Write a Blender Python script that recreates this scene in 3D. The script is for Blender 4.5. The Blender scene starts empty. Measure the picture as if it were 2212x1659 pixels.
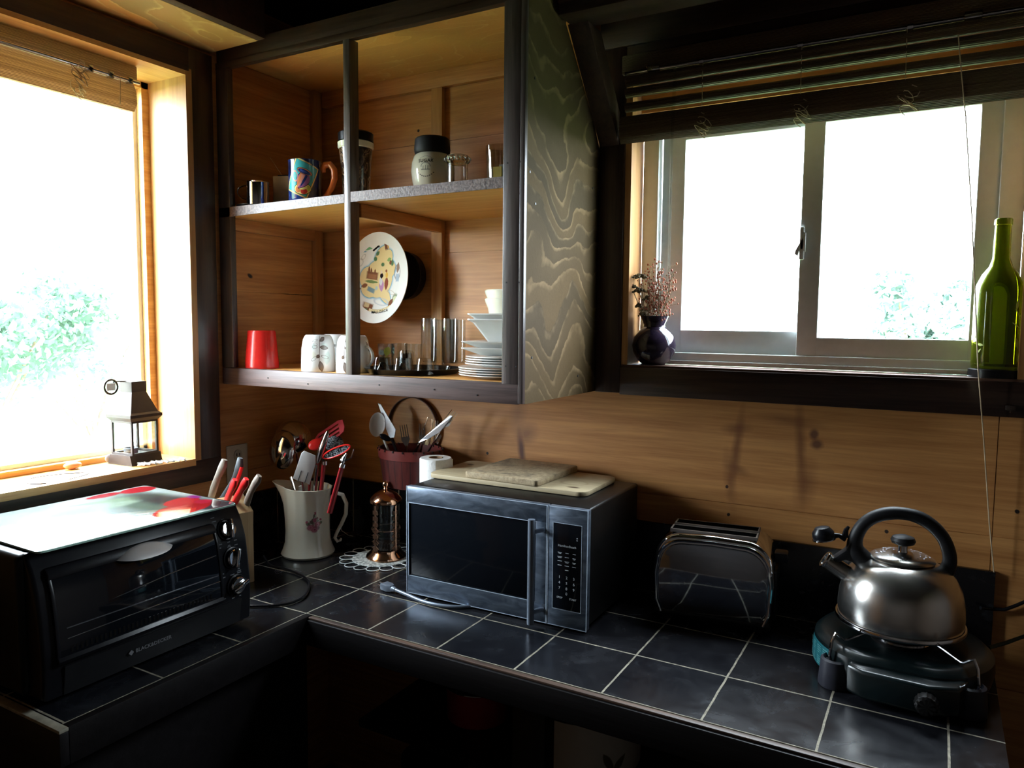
import bpy, bmesh, math, random
from mathutils import Vector, Matrix, Euler
random.seed(7)
R = math.radians
PI = math.pi
sc = bpy.context.scene
col = sc.collection

# ------------------------------------------------------------------ camera
FPX, YAW, PITCH, ROLL = 1616.36, R(29.5831), R(-4.737), R(0.5147)
CAM = Vector((1.9157, -2.0065, 0.7462))          # z = 0 is the counter top
c_f = Vector((-math.sin(YAW)*math.cos(PITCH), math.cos(YAW)*math.cos(PITCH), math.sin(PITCH)))
c_r0 = Vector((math.cos(YAW), math.sin(YAW), 0))
c_u0 = c_r0.cross(c_f)
c_r = c_r0*math.cos(ROLL) + c_u0*math.sin(ROLL)
c_u = -c_r0*math.sin(ROLL) + c_u0*math.cos(ROLL)
cam_d = bpy.data.cameras.new('camera')
cam = bpy.data.objects.new('camera', cam_d)
col.objects.link(cam)
cam_d.sensor_width = 36.0
cam_d.lens = FPX/2212*36.0
cam_d.clip_start = 0.02
m3 = Matrix((c_r, c_u, -c_f)).transposed()
cam.matrix_world = Matrix.Translation(CAM) @ m3.to_4x4()
sc.camera = cam

# ------------------------------------------------------------------ world, light, exposure
SKY = 44.0
w = bpy.data.worlds.new('world')
sc.world = w
w.use_nodes = True
bg = w.node_tree.nodes['Background']
bg.inputs['Color'].default_value = (0.80, 0.89, 1.0, 1)
bg.inputs['Strength'].default_value = SKY
def portal(name, loc, rot, sx, sy):              # sampling guide for the daylight in an opening; gives no light of its own
    l = bpy.data.lights.new(name, 'AREA')
    l.shape = 'RECTANGLE'; l.size = sx; l.size_y = sy
    l.cycles.is_portal = True
    o = bpy.data.objects.new(name, l)
    o.location = loc; o.rotation_euler = rot
    col.objects.link(o)
portal('daylight_portal', (-0.23, -.865, 0.886), (0, R(-90), 0), 1.12, .62)
portal('daylight_portal', (1.61, 0.16, 1.03), (R(-90), 0, 0), 0.96, 0.8)
sc.view_settings.view_transform = 'Standard'
sc.view_settings.look = 'None'
sc.view_settings.exposure = 0.28
sc.view_settings.gamma = 1.0
sc.view_settings.use_curve_mapping = False

# ------------------------------------------------------------------ helpers
def at(px, py, ax, v):
    """the point of the plane ax = v that the photo shows at pixel px, py"""
    d = c_f + c_r*((px-1106)/FPX) - c_u*((py-829.5)/FPX)
    i = 'xyz'.index(ax)
    return CAM + d*((v-CAM[i])/d[i])

class MB:
    """collects shapes; build() links them as one mesh object"""
    def __init__(s): s.bm = bmesh.new(); s.T = Matrix()
    def _add(s, bm2):
        bm2.transform(s.T)
        me = bpy.data.meshes.new('t'); bm2.to_mesh(me); bm2.free(); s.bm.from_mesh(me); bpy.data.meshes.remove(me)
    def box(s, x0, x1, y0, y1, z0, z1, b=0, seg=2, T=None):
        m = bmesh.new(); bmesh.ops.create_cube(m, size=1)
        for v in m.verts:
            v.co = Vector(((x0+x1)/2+v.co.x*(x1-x0), (y0+y1)/2+v.co.y*(y1-y0), (z0+z1)/2+v.co.z*(z1-z0)))
        if b > 0: bmesh.ops.bevel(m, geom=list(m.edges), offset=b, segments=seg, affect='EDGES', profile=.5)
        if T is not None: m.transform(T)
        s._add(m); return s
    def prism(s, poly, h0, h1, ax='z', b=0, seg=2, T=None):
        """poly 2-D; ax z:(x,y) y:(x,z) x:(y,z)"""
        f = {'z': lambda a, c, h: (a, c, h), 'y': lambda a, c, h: (a, h, c), 'x': lambda a, c, h: (h, a, c)}[ax]
        m = bmesh.new(); n = len(poly)
        lo = [m.verts.new(f(a, c, h0)) for a, c in poly]; hi = [m.verts.new(f(a, c, h1)) for a, c in poly]
        m.faces.new(lo); m.faces.new(hi[::-1])
        for i in range(n): m.faces.new((lo[i], hi[i], hi[(i+1) % n], lo[(i+1) % n]))
        bmesh.ops.recalc_face_normals(m, faces=list(m.faces))
        if b > 0:
            caps = [e for e in m.edges if all(abs(f2.normal.dot(Vector(f(0, 0, 1)))) > .9 for f2 in e.link_faces[:1]) or
                    all(abs(f2.normal.dot(Vector(f(0, 0, 1)))) > .9 for f2 in e.link_faces[1:])]
            bmesh.ops.bevel(m, geom=caps, offset=b, segments=seg, affect='EDGES', profile=.5)
        if T is not None: m.transform(T)
        s._add(m); return s
    def lathe(s, prof, seg=48, c=(0, 0, 0), T=None, fn=None, closed=False):
        """prof [(r,z)..]; ends with r=0 close; fn(r,z,theta)->(x,y,z)"""
        m = bmesh.new(); rings = []
        for r, z in prof:
            if r < 1e-6 and fn is None: rings.append([m.verts.new((0, 0, z))])
            else:
                L = []
                for i in range(seg):
                    t = 2*PI*i/seg
                    L.append(m.verts.new(fn(r, z, t) if fn else (r*math.cos(t), r*math.sin(t), z)))
                rings.append(L)
        if closed: rings.append(rings[0])
        for a, b in zip(rings[:-1], rings[1:]):
            for i in range(seg):
                j = (i+1) % seg
                if len(a) == 1 and len(b) == 1: break
                if len(a) == 1: m.faces.new((a[0], b[j], b[i]))
                elif len(b) == 1: m.faces.new((a[i], a[j], b[0]))
                else: m.faces.new((a[i], a[j], b[j], b[i]))
        m.transform(Matrix.Translation(c))
        if T is not None: m.transform(T)
        bmesh.ops.recalc_face_normals(m, faces=list(m.faces))
        s._add(m); return s
    def tube(s, pts, r, seg=8, closed=False, T=None, flat=1.0, up=None):
        pts = [Vector(p) for p in pts]; n = len(pts); m = bmesh.new(); rings = []
        rr = r if isinstance(r, (list, tuple)) else [r]*n
        prev = None
        for i in range(n):
            if closed: d = pts[(i+1) % n]-pts[i-1]
            else: d = pts[min(i+1, n-1)]-pts[max(i-1, 0)]
            d.normalize()
            if prev is None:
                a = Vector(up) if up else (Vector((0, 0, 1)) if abs(d.z) < .9 else Vector((1, 0, 0)))
            else: a = prev
            u = (a-d*a.dot(d)).normalized(); prev = u; v = d.cross(u)
            rings.append([m.verts.new(pts[i]+u*(rr[i]*flat*math.cos(2*PI*k/seg))+v*(rr[i]*math.sin(2*PI*k/seg))) for k in range(seg)])
        q = list(zip(rings[:-1], rings[1:]))
        if closed: q.append((rings[-1], rings[0]))
        for a, b in q:
            for k in range(seg): m.faces.new((a[k], a[(k+1) % seg], b[(k+1) % seg], b[k]))
        if not closed: m.faces.new(rings[0][::-1]); m.faces.new(rings[-1])
        if T is not None: m.transform(T)
        bmesh.ops.recalc_face_normals(m, faces=list(m.faces))
        s._add(m); return s
    def sphere(s, c, rx, ry=None, rz=None, seg=16, T=None):
        m = bmesh.new(); bmesh.ops.create_uvsphere(m, u_segments=seg, v_segments=max(6, seg*2//3), radius=1)
        for v in m.verts: v.co = Vector((c[0]+v.co.x*rx, c[1]+v.co.y*(ry or rx), c[2]+v.co.z*(rz or rx)))
        if T is not None: m.transform(T)
        s._add(m); return s
    def raw(s, verts, faces, T=None):
        m = bmesh.new(); V = [m.verts.new(v) for v in verts]
        for f in faces:
            try: m.faces.new([V[i] for i in f])
            except ValueError: pass
        if T is not None: m.transform(T)
        s._add(m); return s
    def build(s, name, mat, parent=None, smooth=True, ang=38, loc=None, label=None):
        bm = s.bm
        if smooth:
            bm.normal_update()
            for f in bm.faces: f.smooth = True
            for e in bm.edges:
                if len(e.link_faces) == 2 and e.calc_face_angle(0) > R(ang): e.smooth = False
        me = bpy.data.meshes.new(name); bm.to_mesh(me); bm.free()
        me.materials.append(mat)
        o = bpy.data.objects.new(name, me); col.objects.link(o)
        if parent is not None: o.parent = parent
        if loc is not None: o.location = loc
        if label: o['label'] = label
        return o

def thing(name, label, cat, loc=(0, 0, 0), rz=0, group=None, rot=None):
    o = bpy.data.objects.new(name, None); col.objects.link(o)
    o.empty_display_size = .03
    o.location = loc; o.rotation_euler = rot if rot else (0, 0, rz)
    o['label'] = label; o['category'] = cat
    if group: o['group'] = group
    return o
def tag(o, label, cat, group=None, kind=None):
    o['label'] = label; o['category'] = cat
    if group: o['group'] = group
    if kind: o['kind'] = kind
    return o
def struct(o):
    o['kind'] = 'structure'; return o
def dup(root, loc, rz=None, label=None, group=None):
    r = root.copy(); col.objects.link(r); r.location = loc
    if rz is not None: r.rotation_euler = (0, 0, rz)
    if label: r['label'] = label
    if group: r['group'] = group
    for ch in list(root.children):
        c = ch.copy(); col.objects.link(c); c.parent = r
        for g in ch.children:
            d = g.copy(); col.objects.link(d); d.parent = c
    return r
def text_mb(mb, s, size, fn, spacing=1.0, bold=0.0):
    """writing as flat mesh letters, centred; fn maps (u,v) to a point"""
    cu = bpy.data.curves.new('t', 'FONT'); cu.body = s; cu.size = size; cu.align_x = 'CENTER'; cu.align_y = 'CENTER'
    cu.space_character = spacing; cu.offset = bold; cu.resolution_u = 3
    o = bpy.data.objects.new('t', cu); col.objects.link(o)
    dg = bpy.context.evaluated_depsgraph_get(); me = bpy.data.meshes.new_from_object(o.evaluated_get(dg))
    vs = [fn(v.co.x, v.co.y) for v in me.vertices]; fs = [tuple(p.vertices) for p in me.polygons]
    bpy.data.objects.remove(o); bpy.data.curves.remove(cu); bpy.data.meshes.remove(me)
    mb.raw(vs, fs); return mb
def smooth(pts, n=6):
    P = [Vector(p) for p in pts]; P = [P[0]*2-P[1]]+P+[P[-1]*2-P[-2]]; out = []
    for i in range(1, len(P)-2):
        for k in range(n):
            t = k/n; a, b, c, d = P[i-1:i+3]
            out.append(.5*((2*b)+(c-a)*t+(2*a-5*b+4*c-d)*t*t+(3*b-a-3*c+d)*t**3))
    return out+[P[-2]]
def rrect(x0, x1, y0, y1, r, n=6):
    out = []
    for cx, cy, a0 in ((x1-r, y1-r, 0), (x0+r, y1-r, 90), (x0+r, y0+r, 180), (x1-r, y0+r, 270)):
        for i in range(n+1):
            a = R(a0+90*i/n); out.append((cx+r*math.cos(a), cy+r*math.sin(a)))
    return out

# ------------------------------------------------------------------ materials
class NT:
    def __init__(s, name):
        s.m = bpy.data.materials.new(name); s.m.use_nodes = True
        s.t = s.m.node_tree; s.b = s.t.nodes['Principled BSDF']; s.n = s.t.nodes; s.l = s.t.links
        s.tc = None
    def node(s, ty, **k):
        o = s.n.new(ty)
        for a, v in k.items(): setattr(o, a, v)
        return o
    def link(s, a, b): s.l.new(a, b)
    def obj(s):
        if s.tc is None: s.tc = s.node('ShaderNodeTexCoord')
        return s.tc.outputs['Object']
    def math(s, op, a, b=None, c=None, clamp=False):
        o = s.node('ShaderNodeMath', operation=op, use_clamp=clamp)
        for i, v in enumerate((a, b, c)):
            if v is None: continue
            if isinstance(v, (int, float)): o.inputs[i].default_value = v
            else: s.link(v, o.inputs[i])
        return o.outputs[0]
    def mapping(s, scale=(1, 1, 1), loc=(0, 0, 0), rot=(0, 0, 0), src=None):
        o = s.node('ShaderNodeMapping'); o.inputs['Scale'].default_value = scale
        o.inputs['Location'].default_value = loc; o.inputs['Rotation'].default_value = rot
        s.link(src or s.obj(), o.inputs['Vector']); return o.outputs[0]
    def noise(s, vec, scale=5, detail=4, rough=.55, dist=0):
        o = s.node('ShaderNodeTexNoise'); s.link(vec, o.inputs['Vector'])
        o.inputs['Scale'].default_value = scale; o.inputs['Detail'].default_value = detail
        o.inputs['Roughness'].default_value = rough; o.inputs['Distortion'].default_value = dist
        return o.outputs['Fac']
    def ramp(s, fac, stops):
        o = s.node('ShaderNodeValToRGB'); e = o.color_ramp.elements
        while len(e) > 1: e.remove(e[-1])
        e[0].position = stops[0][0]; e[0].color = (*stops[0][1], 1) if len(stops[0][1]) == 3 else stops[0][1]
        for p, c in stops[1:]:
            k = e.new(p); k.color = (*c, 1) if len(c) == 3 else c
        s.link(fac, o.inputs['Fac']); return o.outputs['Color']
    def mix(s, fac, a, b, mode='MIX'):
        o = s.node('ShaderNodeMix', data_type='RGBA', blend_type=mode)
        if isinstance(fac, (int, float)): o.inputs[0].default_value = fac
        else: s.link(fac, o.inputs[0])
        for i, v in ((6, a), (7, b)):
            if isinstance(v, (tuple, list)): o.inputs[i].default_value = (*v[:3], 1)
            else: s.link(v, o.inputs[i])
        return o.outputs[2]
    def bump(s, h, strength=.3, dist=.002):
        o = s.node('ShaderNodeBump'); o.inputs['Strength'].default_value = strength
        o.inputs['Distance'].default_value = dist; s.link(h, o.inputs['Height'])
        s.link(o.outputs[0], s.b.inputs['Normal'])
    def sep(s, vec=None):
        o = s.node('ShaderNodeSeparateXYZ'); s.link(vec or s.obj(), o.inputs[0]); return o.outputs
    def setb(s, **k):
        for a, v in k.items():
            i = s.b.inputs[a.replace('_', ' ')]
            if isinstance(v, (tuple, list)) and len(v) == 3: v = (*v, 1)
            if hasattr(v, 'is_linked') or hasattr(v, 'links'): s.link(v, i)
            else: i.default_value = v
        return s

def plain(name, c, rough=.5, metal=0, var=.12, bump=0, nscale=40, coat=0, spec=.5, trans=0, ior=1.45, alpha=1, sub=0):
    n = NT(name)
    f = n.noise(n.mapping(), nscale, 3)
    lo = tuple(x*(1-var) for x in c); hi = tuple(min(1, x*(1+var)) for x in c)
    n.setb(Base_Color=n.ramp(f, [(.3, lo), (.7, hi)]), Metallic=metal, IOR=ior, Coat_Weight=coat, Coat_Roughness=.05)
    n.b.inputs['Specular IOR Level'].default_value = spec
    n.b.inputs['Transmission Weight'].default_value = trans
    if var > 0:
        r = n.math('MULTIPLY_ADD', f, .25*rough, rough*.88); n.link(r, n.b.inputs['Roughness'])
    else: n.b.inputs['Roughness'].default_value = rough
    if bump: n.bump(f, bump)
    if sub: n.b.inputs['Subsurface Weight'].default_value = sub; n.b.inputs['Subsurface Radius'].default_value = (.01, .01, .01)
    return n.m

def shape_mask(n, u, v, d):
    """d = (kind, cx, cy, rx, ry, rot_deg, soft)"""
    k, cx, cy, rx, ry, rot, soft = d
    a = n.math('SUBTRACT', u, cx); b = n.math('SUBTRACT', v, cy)
    if rot:
        cr, sr = math.cos(R(rot)), math.sin(R(rot))
        a2 = n.math('ADD', n.math('MULTIPLY', a, cr), n.math('MULTIPLY', b, sr))
        b2 = n.math('SUBTRACT', n.math('MULTIPLY', b, cr), n.math('MULTIPLY', a, sr))
        a, b = a2, b2
    a = n.math('DIVIDE', a, rx); b = n.math('DIVIDE', b, ry)
    if k in 'er':
        q = n.math('SQRT', n.math('ADD', n.math('MULTIPLY', a, a), n.math('MULTIPLY', b, b)))
        if k == 'r': q = n.math('ADD', n.math('ABSOLUTE', n.math('SUBTRACT', q, .9)), .9)
    elif k == 'b': q = n.math('MAXIMUM', n.math('ABSOLUTE', a), n.math('ABSOLUTE', b))
    elif k == 'l': q = n.math('ADD', n.math('ABSOLUTE', b), n.math('MULTIPLY', a, a))
    # 1 inside, 0 outside
    return n.math('DIVIDE', n.math('SUBTRACT', 1.0+soft*.5, q), max(soft, .01), clamp=True)

def decals(n, base, items, uv, wob=0, wscale=30):
    """items: (color, kind, cx, cy, rx, ry, rot, soft, strength)"""
    u, v = uv
    if wob:
        f = n.noise(n.mapping(), wscale, 2)
        u = n.math('ADD', u, n.math('MULTIPLY_ADD', f, wob*2, -wob))
        f2 = n.noise(n.mapping(loc=(3, 7, 1)), wscale, 2)
        v = n.math('ADD', v, n.math('MULTIPLY_ADD', f2, wob*2, -wob))
    for it in items:
        c = it[0]; st = it[8] if len(it) > 8 else 1
        m = shape_mask(n, u, v, (it[1], it[2], it[3], it[4], it[5], it[6], it[7]))
        if st != 1: m = n.math('MULTIPLY', m, st)
        base = n.mix(m, base, c)
    return base
def cyl_uv(n, rad, th0=0):
    """th0: direction (deg) that faces the viewer"""
    x, y, z = n.sep()
    if th0:
        c, s_ = math.cos(R(-th0)), math.sin(R(-th0))
        x2 = n.math('SUBTRACT', n.math('MULTIPLY', x, c), n.math('MULTIPLY', y, s_))
        y2 = n.math('ADD', n.math('MULTIPLY', x, s_), n.math('MULTIPLY', y, c)); x, y = x2, y2
    return n.math('MULTIPLY', n.math('ARCTAN2', y, x), rad), z

def wood(name, c1, c2, axis='x', scale=1.0, rough=.5, dark=None, bump=.15, coat=0, items=None, plane='xz', spec=.5, rand=0, hue=.0):
    n = NT(name)
    st = [9.0, 9.0, 9.0]; st['xyz'.index(axis)] = .55
    vec = n.mapping(tuple(x*scale for x in st))
    g1 = n.noise(vec, 3.2, 6, .6, .6)
    st2 = [60, 60, 60]; st2['xyz'.index(axis)] = 2.2
    g2 = n.noise(n.mapping(tuple(x*scale for x in st2)), 2, 3, .7)
    g3 = n.noise(n.mapping((1.3, 1.3, 1.3)), 1.7, 2)
    f = n.math('ADD', n.math('MULTIPLY', g1, .6), n.math('MULTIPLY', g2, .4))
    c = n.ramp(f, [(.36, c1), (.5, tuple((a+b)/2 for a, b in zip(c1, c2))), (.62, c2)])
    c = n.mix(n.math('MULTIPLY_ADD', g3, .5, -.1, clamp=True), c, tuple(x*.72 for x in c1))
    if items:
        x, y, z = n.sep(); uv = {'xz': (x, z), 'yz': (y, z), 'xy': (x, y)}[plane]
        c = decals(n, c, items, uv, .004, 25)
    n.setb(Base_Color=c, Roughness=rough, Coat_Weight=coat, Coat_Roughness=.15)
    n.b.inputs['Specular IOR Level'].default_value = spec
    if bump: n.bump(f, bump)
    return n.m

def plywood(name, base, line, patch, scale=3.0, stretch=(1, 1, 1), rough=.55, bands=9, width=.07, patchamt=.5, grad=(0, 0, 0)):
    n = NT(name)
    h = n.noise(n.mapping(stretch), scale, 1.6, .42, .25)
    x, y, z = n.sep()
    g = n.math('ADD', n.math('ADD', n.math('MULTIPLY', x, grad[0]), n.math('MULTIPLY', y, grad[1])), n.math('MULTIPLY', z, grad[2]))
    jit = n.noise(n.mapping((1, 1, 1)), 55, 3, .6)
    h = n.math('ADD', n.math('ADD', h, g), n.math('ADD', n.math('MULTIPLY', jit, .022), n.math('MULTIPLY', n.noise(n.mapping((1, 1, 1)), 11, 3, .6), .10)))
    hb = n.math('MULTIPLY', h, bands)
    q = n.math('FRACT', hb)
    edge = n.ramp(q, [(0, (0, 0, 0)), (1-width*3, (.10, .10, .10)), (1-width*.6, (1, 1, 1)), (1, (.2, .2, .2))])
    fine = n.noise(n.mapping(tuple(9*s for s in stretch)), 14, 5, .7)
    big = n.noise(n.mapping((1, 1, 1), loc=(5, 5, 5)), 5, 3, .6)
    idx = n.math('FLOOR', hb)
    alt = n.math('ABSOLUTE', n.math('FRACT', n.math('MULTIPLY', n.math('SINE', n.math('MULTIPLY', idx, 12.9)), 43.7)))
    c = n.mix(n.math('MULTIPLY', alt, patchamt), base, patch)
    c = n.mix(n.math('MULTIPLY_ADD', fine, .9, -.2, clamp=True), c, tuple(x*.62 for x in base))
    c = n.mix(n.math('MULTIPLY', edge, n.math('MULTIPLY_ADD', n.noise(n.mapping((1, 1, 1), loc=(2, 1, 8)), 9, 3, .7), 2.6, -.95, clamp=True)), c, line)
    n.setb(Base_Color=c, Roughness=rough)
    n.bump(n.math('ADD', q, fine), .25, .0015)
    return n.m

PINE1, PINE2 = (.40, .160, .042), (.68, .33, .105)
DK = (.018, .010, .008)
nails = [(DK, 'e', a, b, .0045, .0045, 0, .3) for a, b in ((1.005, 1.352), (1.0, 1.28), (.96, 1.0), (.955, .93), (1.0, 1.0), (1.442, .31), (1.45, .235), (.69, .33), (2.09, .33), (1.83, .245), (.25, .30), (.42, 1.36))]
stain = (.17, .055, .018)
knots = [((.10, .028, .012), 'e', .812, .352, .010, .05, 8, 1.2), ((.16, .05, .02), 'e', .83, .405, .03, .022, 30, 1.5, .7), ((.16, .05, .02), 'e', .80, .47, .02, .05, -10, 1.5, .5),
         (stain, 'e', 1.465, .415, .010, .085, -6, 1.4, .75), (stain, 'e', 1.462, .47, .028, .012, 10, 1.4, .6), (stain, 'e', 1.47, .36, .022, .01, -15, 1.4, .6), (stain, 'e', 1.45, .33, .012, .06, 8, 1.4, .5),
         (stain, 'e', 1.625, .43, .010, .10, 4, 1.4, .7), (stain, 'e', 1.60, .50, .055, .012, -6, 1.4, .5), (stain, 'e', 1.64, .34, .02, .05, -8, 1.4, .55), ((.09, .03, .02), 'e', 1.663, .445, .014, .012, 0, .8, .8),
         ((.09, .03, .02), 'e', 1.655, .47, .010, .013, 0, .8, .8), ((.09, .03, .02), 'e', .52, .79, .045, .075, 20, 1.6, .6)]
M = {}
M['pine_back'] = wood('back wall pine', PINE1, PINE2, 'x', 1, .5, items=nails+knots)
M['pine_left'] = wood('left wall pine', PINE1, PINE2, 'y', 1, .55, plane='yz', items=[(DK, 'e', -.33, .885, .011, .006, -20, .6), (DK, 'b', -.10, .833, .085, .0012, 0, .3, .8), (DK, 'e', -.64, .222, .006, .006, 0, .5)])
M['pine_x'] = wood('pine along x', PINE1, PINE2, 'x', 1.2, .5)
M['pine_y'] = wood('pine along y', PINE1, PINE2, 'y', 1.2, .5)
M['pine_z'] = wood('pine upright', (.38, .17, .05), (.60, .32, .12), 'z', 1.2, .5, plane='xz', items=[(DK, 'e', -.06, .95, .006, .006, 0, .4), (DK, 'e', -.055, .77, .006, .006, 0, .4), (DK, 'e', -.05, .60, .006, .006, 0, .4)])
M['jamb'] = wood('window board pine', (.40, .18, .05), (.60, .34, .12), 'z', 1.2, .45, plane='xz', items=[((.12, .05, .03), 'e', -.045, 1.115, .004, .006, 0, .4), ((.12, .05, .03), 'e', -.04, .955, .004, .005, 0, .4), ((.12, .05, .03), 'e', -.05, .70, .005, .007, 0, .4)])
M['sill'] = wood('window sill pine', (.56, .26, .07), (.80, .48, .17), 'y', 1.2, .4)
M['dark_x'] = wood('dark stained wood along x', (.022, .011, .008), (.06, .032, .022), 'x', 1.4, .34, bump=.3)
M['dark_y'] = wood('dark stained wood along y', (.026, .012, .008), (.07, .034, .02), 'y', 1.4, .5, bump=.2)
M['dark_z'] = wood('dark stained upright wood', (.022, .011, .008), (.06, .032, .024), 'z', 1.4, .34, bump=.3)
M['rail'] = wood('worn stained rail', (.05, .03, .028), (.16, .10, .09), 'x', 1.4, .52, bump=.35)
M['stile'] = wood('worn stained stile', (.045, .032, .03), (.18, .14, .13), 'z', 1.4, .33, bump=.35)
M['stile_dark'] = wood('dark worn stile', (.028, .019, .018), (.085, .062, .058), 'z', 1.4, .34, bump=.3)
M['shelf_edge'] = plain('particle board edge', (.16, .115, .11), .45, var=.55, nscale=160, bump=.5)
M['ply_side'] = plywood('weathered plywood', (.074, .046, .018), (.20, .135, .070), (.034, .024, .012), 3.0, (1, 1.5, 1.1), bands=9, width=.10, patchamt=.8, grad=(0, .25, 1.9), rough=.85)
M['ply_side'].node_tree.nodes['Principled BSDF'].inputs['Specular IOR Level'].default_value = .12
M['ply_top'] = plywood('orange plywood', (.74, .37, .09), (.78, .50, .18), (.52, .27, .07), 3.0, (.8, 2.5, 1), bands=9, width=.06, patchamt=.5, grad=(.3, 1.2, 0))
M['ply_soffit'] = plywood('stained plywood soffit', (.58, .26, .06), (.66, .44, .16), (.20, .17, .07), 3.0, (2.2, .8, 1), bands=9, width=.08, patchamt=.85, grad=(1.6, .5, 0))
M['shelf_under'] = wood('shelf board', (.58, .27, .06), (.78, .44, .13), 'x', 1, .5)
M['ceiling'] = wood('dark ceiling boards', (.020, .012, .009), (.04, .024, .016), 'x', 1, .7)
M['brown'] = wood('brown beam', (.05, .020, .010), (.10, .042, .02), 'x', 1, .6)
M['floor'] = wood('floor boards', (.02, .012, .009), (.04, .024, .016), 'y', 1, .5)
M['room'] = wood('room wall boards', (.09, .065, .05), (.15, .11, .085), 'x', 1, .6)
M['black'] = plain('black plastic', (.0045, .0045, .006), .3, var=.1, spec=.28)
M['black_matte'] = plain('black rubber', (.006, .006, .007), .5, var=.1, spec=.35)
M['charcoal'] = plain('charcoal painted steel', (.0055, .005, .0048), .34, var=.15, spec=.25)
M['steel'] = plain('brushed steel', (.40, .42, .45), .34, 1, var=.06, nscale=120)
M['chrome'] = plain('chrome', (.62, .63, .66), .07, 1, var=0)
M['chrome_dull'] = plain('kettle steel', (.56, .54, .51), .24, 1, var=.10, nscale=14)
M['silver'] = plain('silver plastic', (.17, .20, .25), .36, .5, var=.06)
M['copper'] = plain('copper metal', (.72, .40, .24), .14, 1, var=.05)
M['white'] = plain('white ceramic', (.80, .80, .77), .14, var=.02, coat=.3)
M['cream'] = plain('cream ceramic', (.78, .75, .60), .15, var=.03, coat=.3)
M['vinyl'] = plain('white vinyl frame', (.84, .88, .88), .35, var=.03)
M['red'] = plain('red plastic', (.62, .022, .018), .25, var=.05)
M['red_dark'] = plain('dark red silicone', (.30, .015, .02), .35, var=.05)
M['white_plastic'] = plain('white plastic', (.74, .78, .80), .4, var=.03)
M['glass'] = plain('clear glass', (.96, .98, .97), .02, var=0, trans=1, ior=1.45)
M['string'] = plain('pale string', (.55, .42, .26), .8)
M['orange'] = plain('orange glaze', (.62, .16, .035), .15, var=.15, coat=.4)
M['ivory'] = plain('ivory plastic', (.55, .49, .38), .4, var=.03)
M['block'] = wood('light block wood', (.48, .32, .15), (.66, .47, .25), 'z', 1.5, .5)
M['paper'] = plain('paper towel', (.84, .84, .82), .9, var=.04, bump=.9, nscale=160)
M['dryrust'] = plain('dried rust red flowers', (.30, .09, .05), .8, var=.4)
M['dryolive'] = plain('dried olive flowers', (.11, .09, .05), .85, var=.4)
M['stem'] = plain('dried stems', (.22, .16, .09), .8, var=.3)
M['bronze'] = plain('dark bronze metal', (.035, .022, .016), .5, .3, var=.2)
M['enamel'] = plain('pale enamel', (.55, .53, .48), .3, var=.04)
def pane_mat(name, tint=(1, 1, 1), ior=1.45):
    n = NT(name); o = n.n['Material Output']
    t = n.node('ShaderNodeBsdfTransparent'); t.inputs[0].default_value = (*tint, 1)
    g = n.node('ShaderNodeBsdfGlossy'); g.inputs['Roughness'].default_value = .02
    lw = n.node('ShaderNodeLayerWeight'); lw.inputs[0].default_value = .5
    fr = n.math('MULTIPLY_ADD', n.math('POWER', lw.outputs['Facing'], 4.0), .8, ((ior-1)/(ior+1))**2)
    mx = n.node('ShaderNodeMixShader'); n.link(fr, mx.inputs[0]); n.link(t.outputs[0], mx.inputs[1]); n.link(g.outputs[0], mx.inputs[2])
    n.link(mx.outputs[0], o.inputs['Surface']); return n.m
M['pane'] = pane_mat('window glass', (.97, .99, .98))
M['cup_glass'] = pane_mat('drinking glass', (.95, .97, .96), 1.9)
M['thin_glass'] = pane_mat('thin clear glass', (.93, .95, .94), 1.6)
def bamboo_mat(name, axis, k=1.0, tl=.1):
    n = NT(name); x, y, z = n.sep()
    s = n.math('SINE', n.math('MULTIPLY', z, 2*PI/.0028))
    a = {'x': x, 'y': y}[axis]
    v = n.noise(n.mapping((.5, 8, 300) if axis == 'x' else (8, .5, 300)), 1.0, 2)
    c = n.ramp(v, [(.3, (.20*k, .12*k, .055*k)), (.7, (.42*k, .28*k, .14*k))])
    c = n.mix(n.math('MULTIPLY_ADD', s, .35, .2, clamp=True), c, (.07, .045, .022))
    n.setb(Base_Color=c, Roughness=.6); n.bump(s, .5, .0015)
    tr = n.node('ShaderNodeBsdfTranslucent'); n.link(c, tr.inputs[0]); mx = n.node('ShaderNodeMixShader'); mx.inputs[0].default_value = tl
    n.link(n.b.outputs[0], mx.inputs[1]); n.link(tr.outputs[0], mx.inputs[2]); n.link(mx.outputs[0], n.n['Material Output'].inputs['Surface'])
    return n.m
M['bamboo_x'] = bamboo_mat('shade-toned bamboo slats along x', 'x', .42, .10)  # bamboo colour lowered to imitate the shade on the right blind
M['bamboo_y'] = bamboo_mat('lit-toned bamboo slats along y', 'y', 1.9, .4)  # same bamboo, colour raised to imitate the light on the left blind

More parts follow.
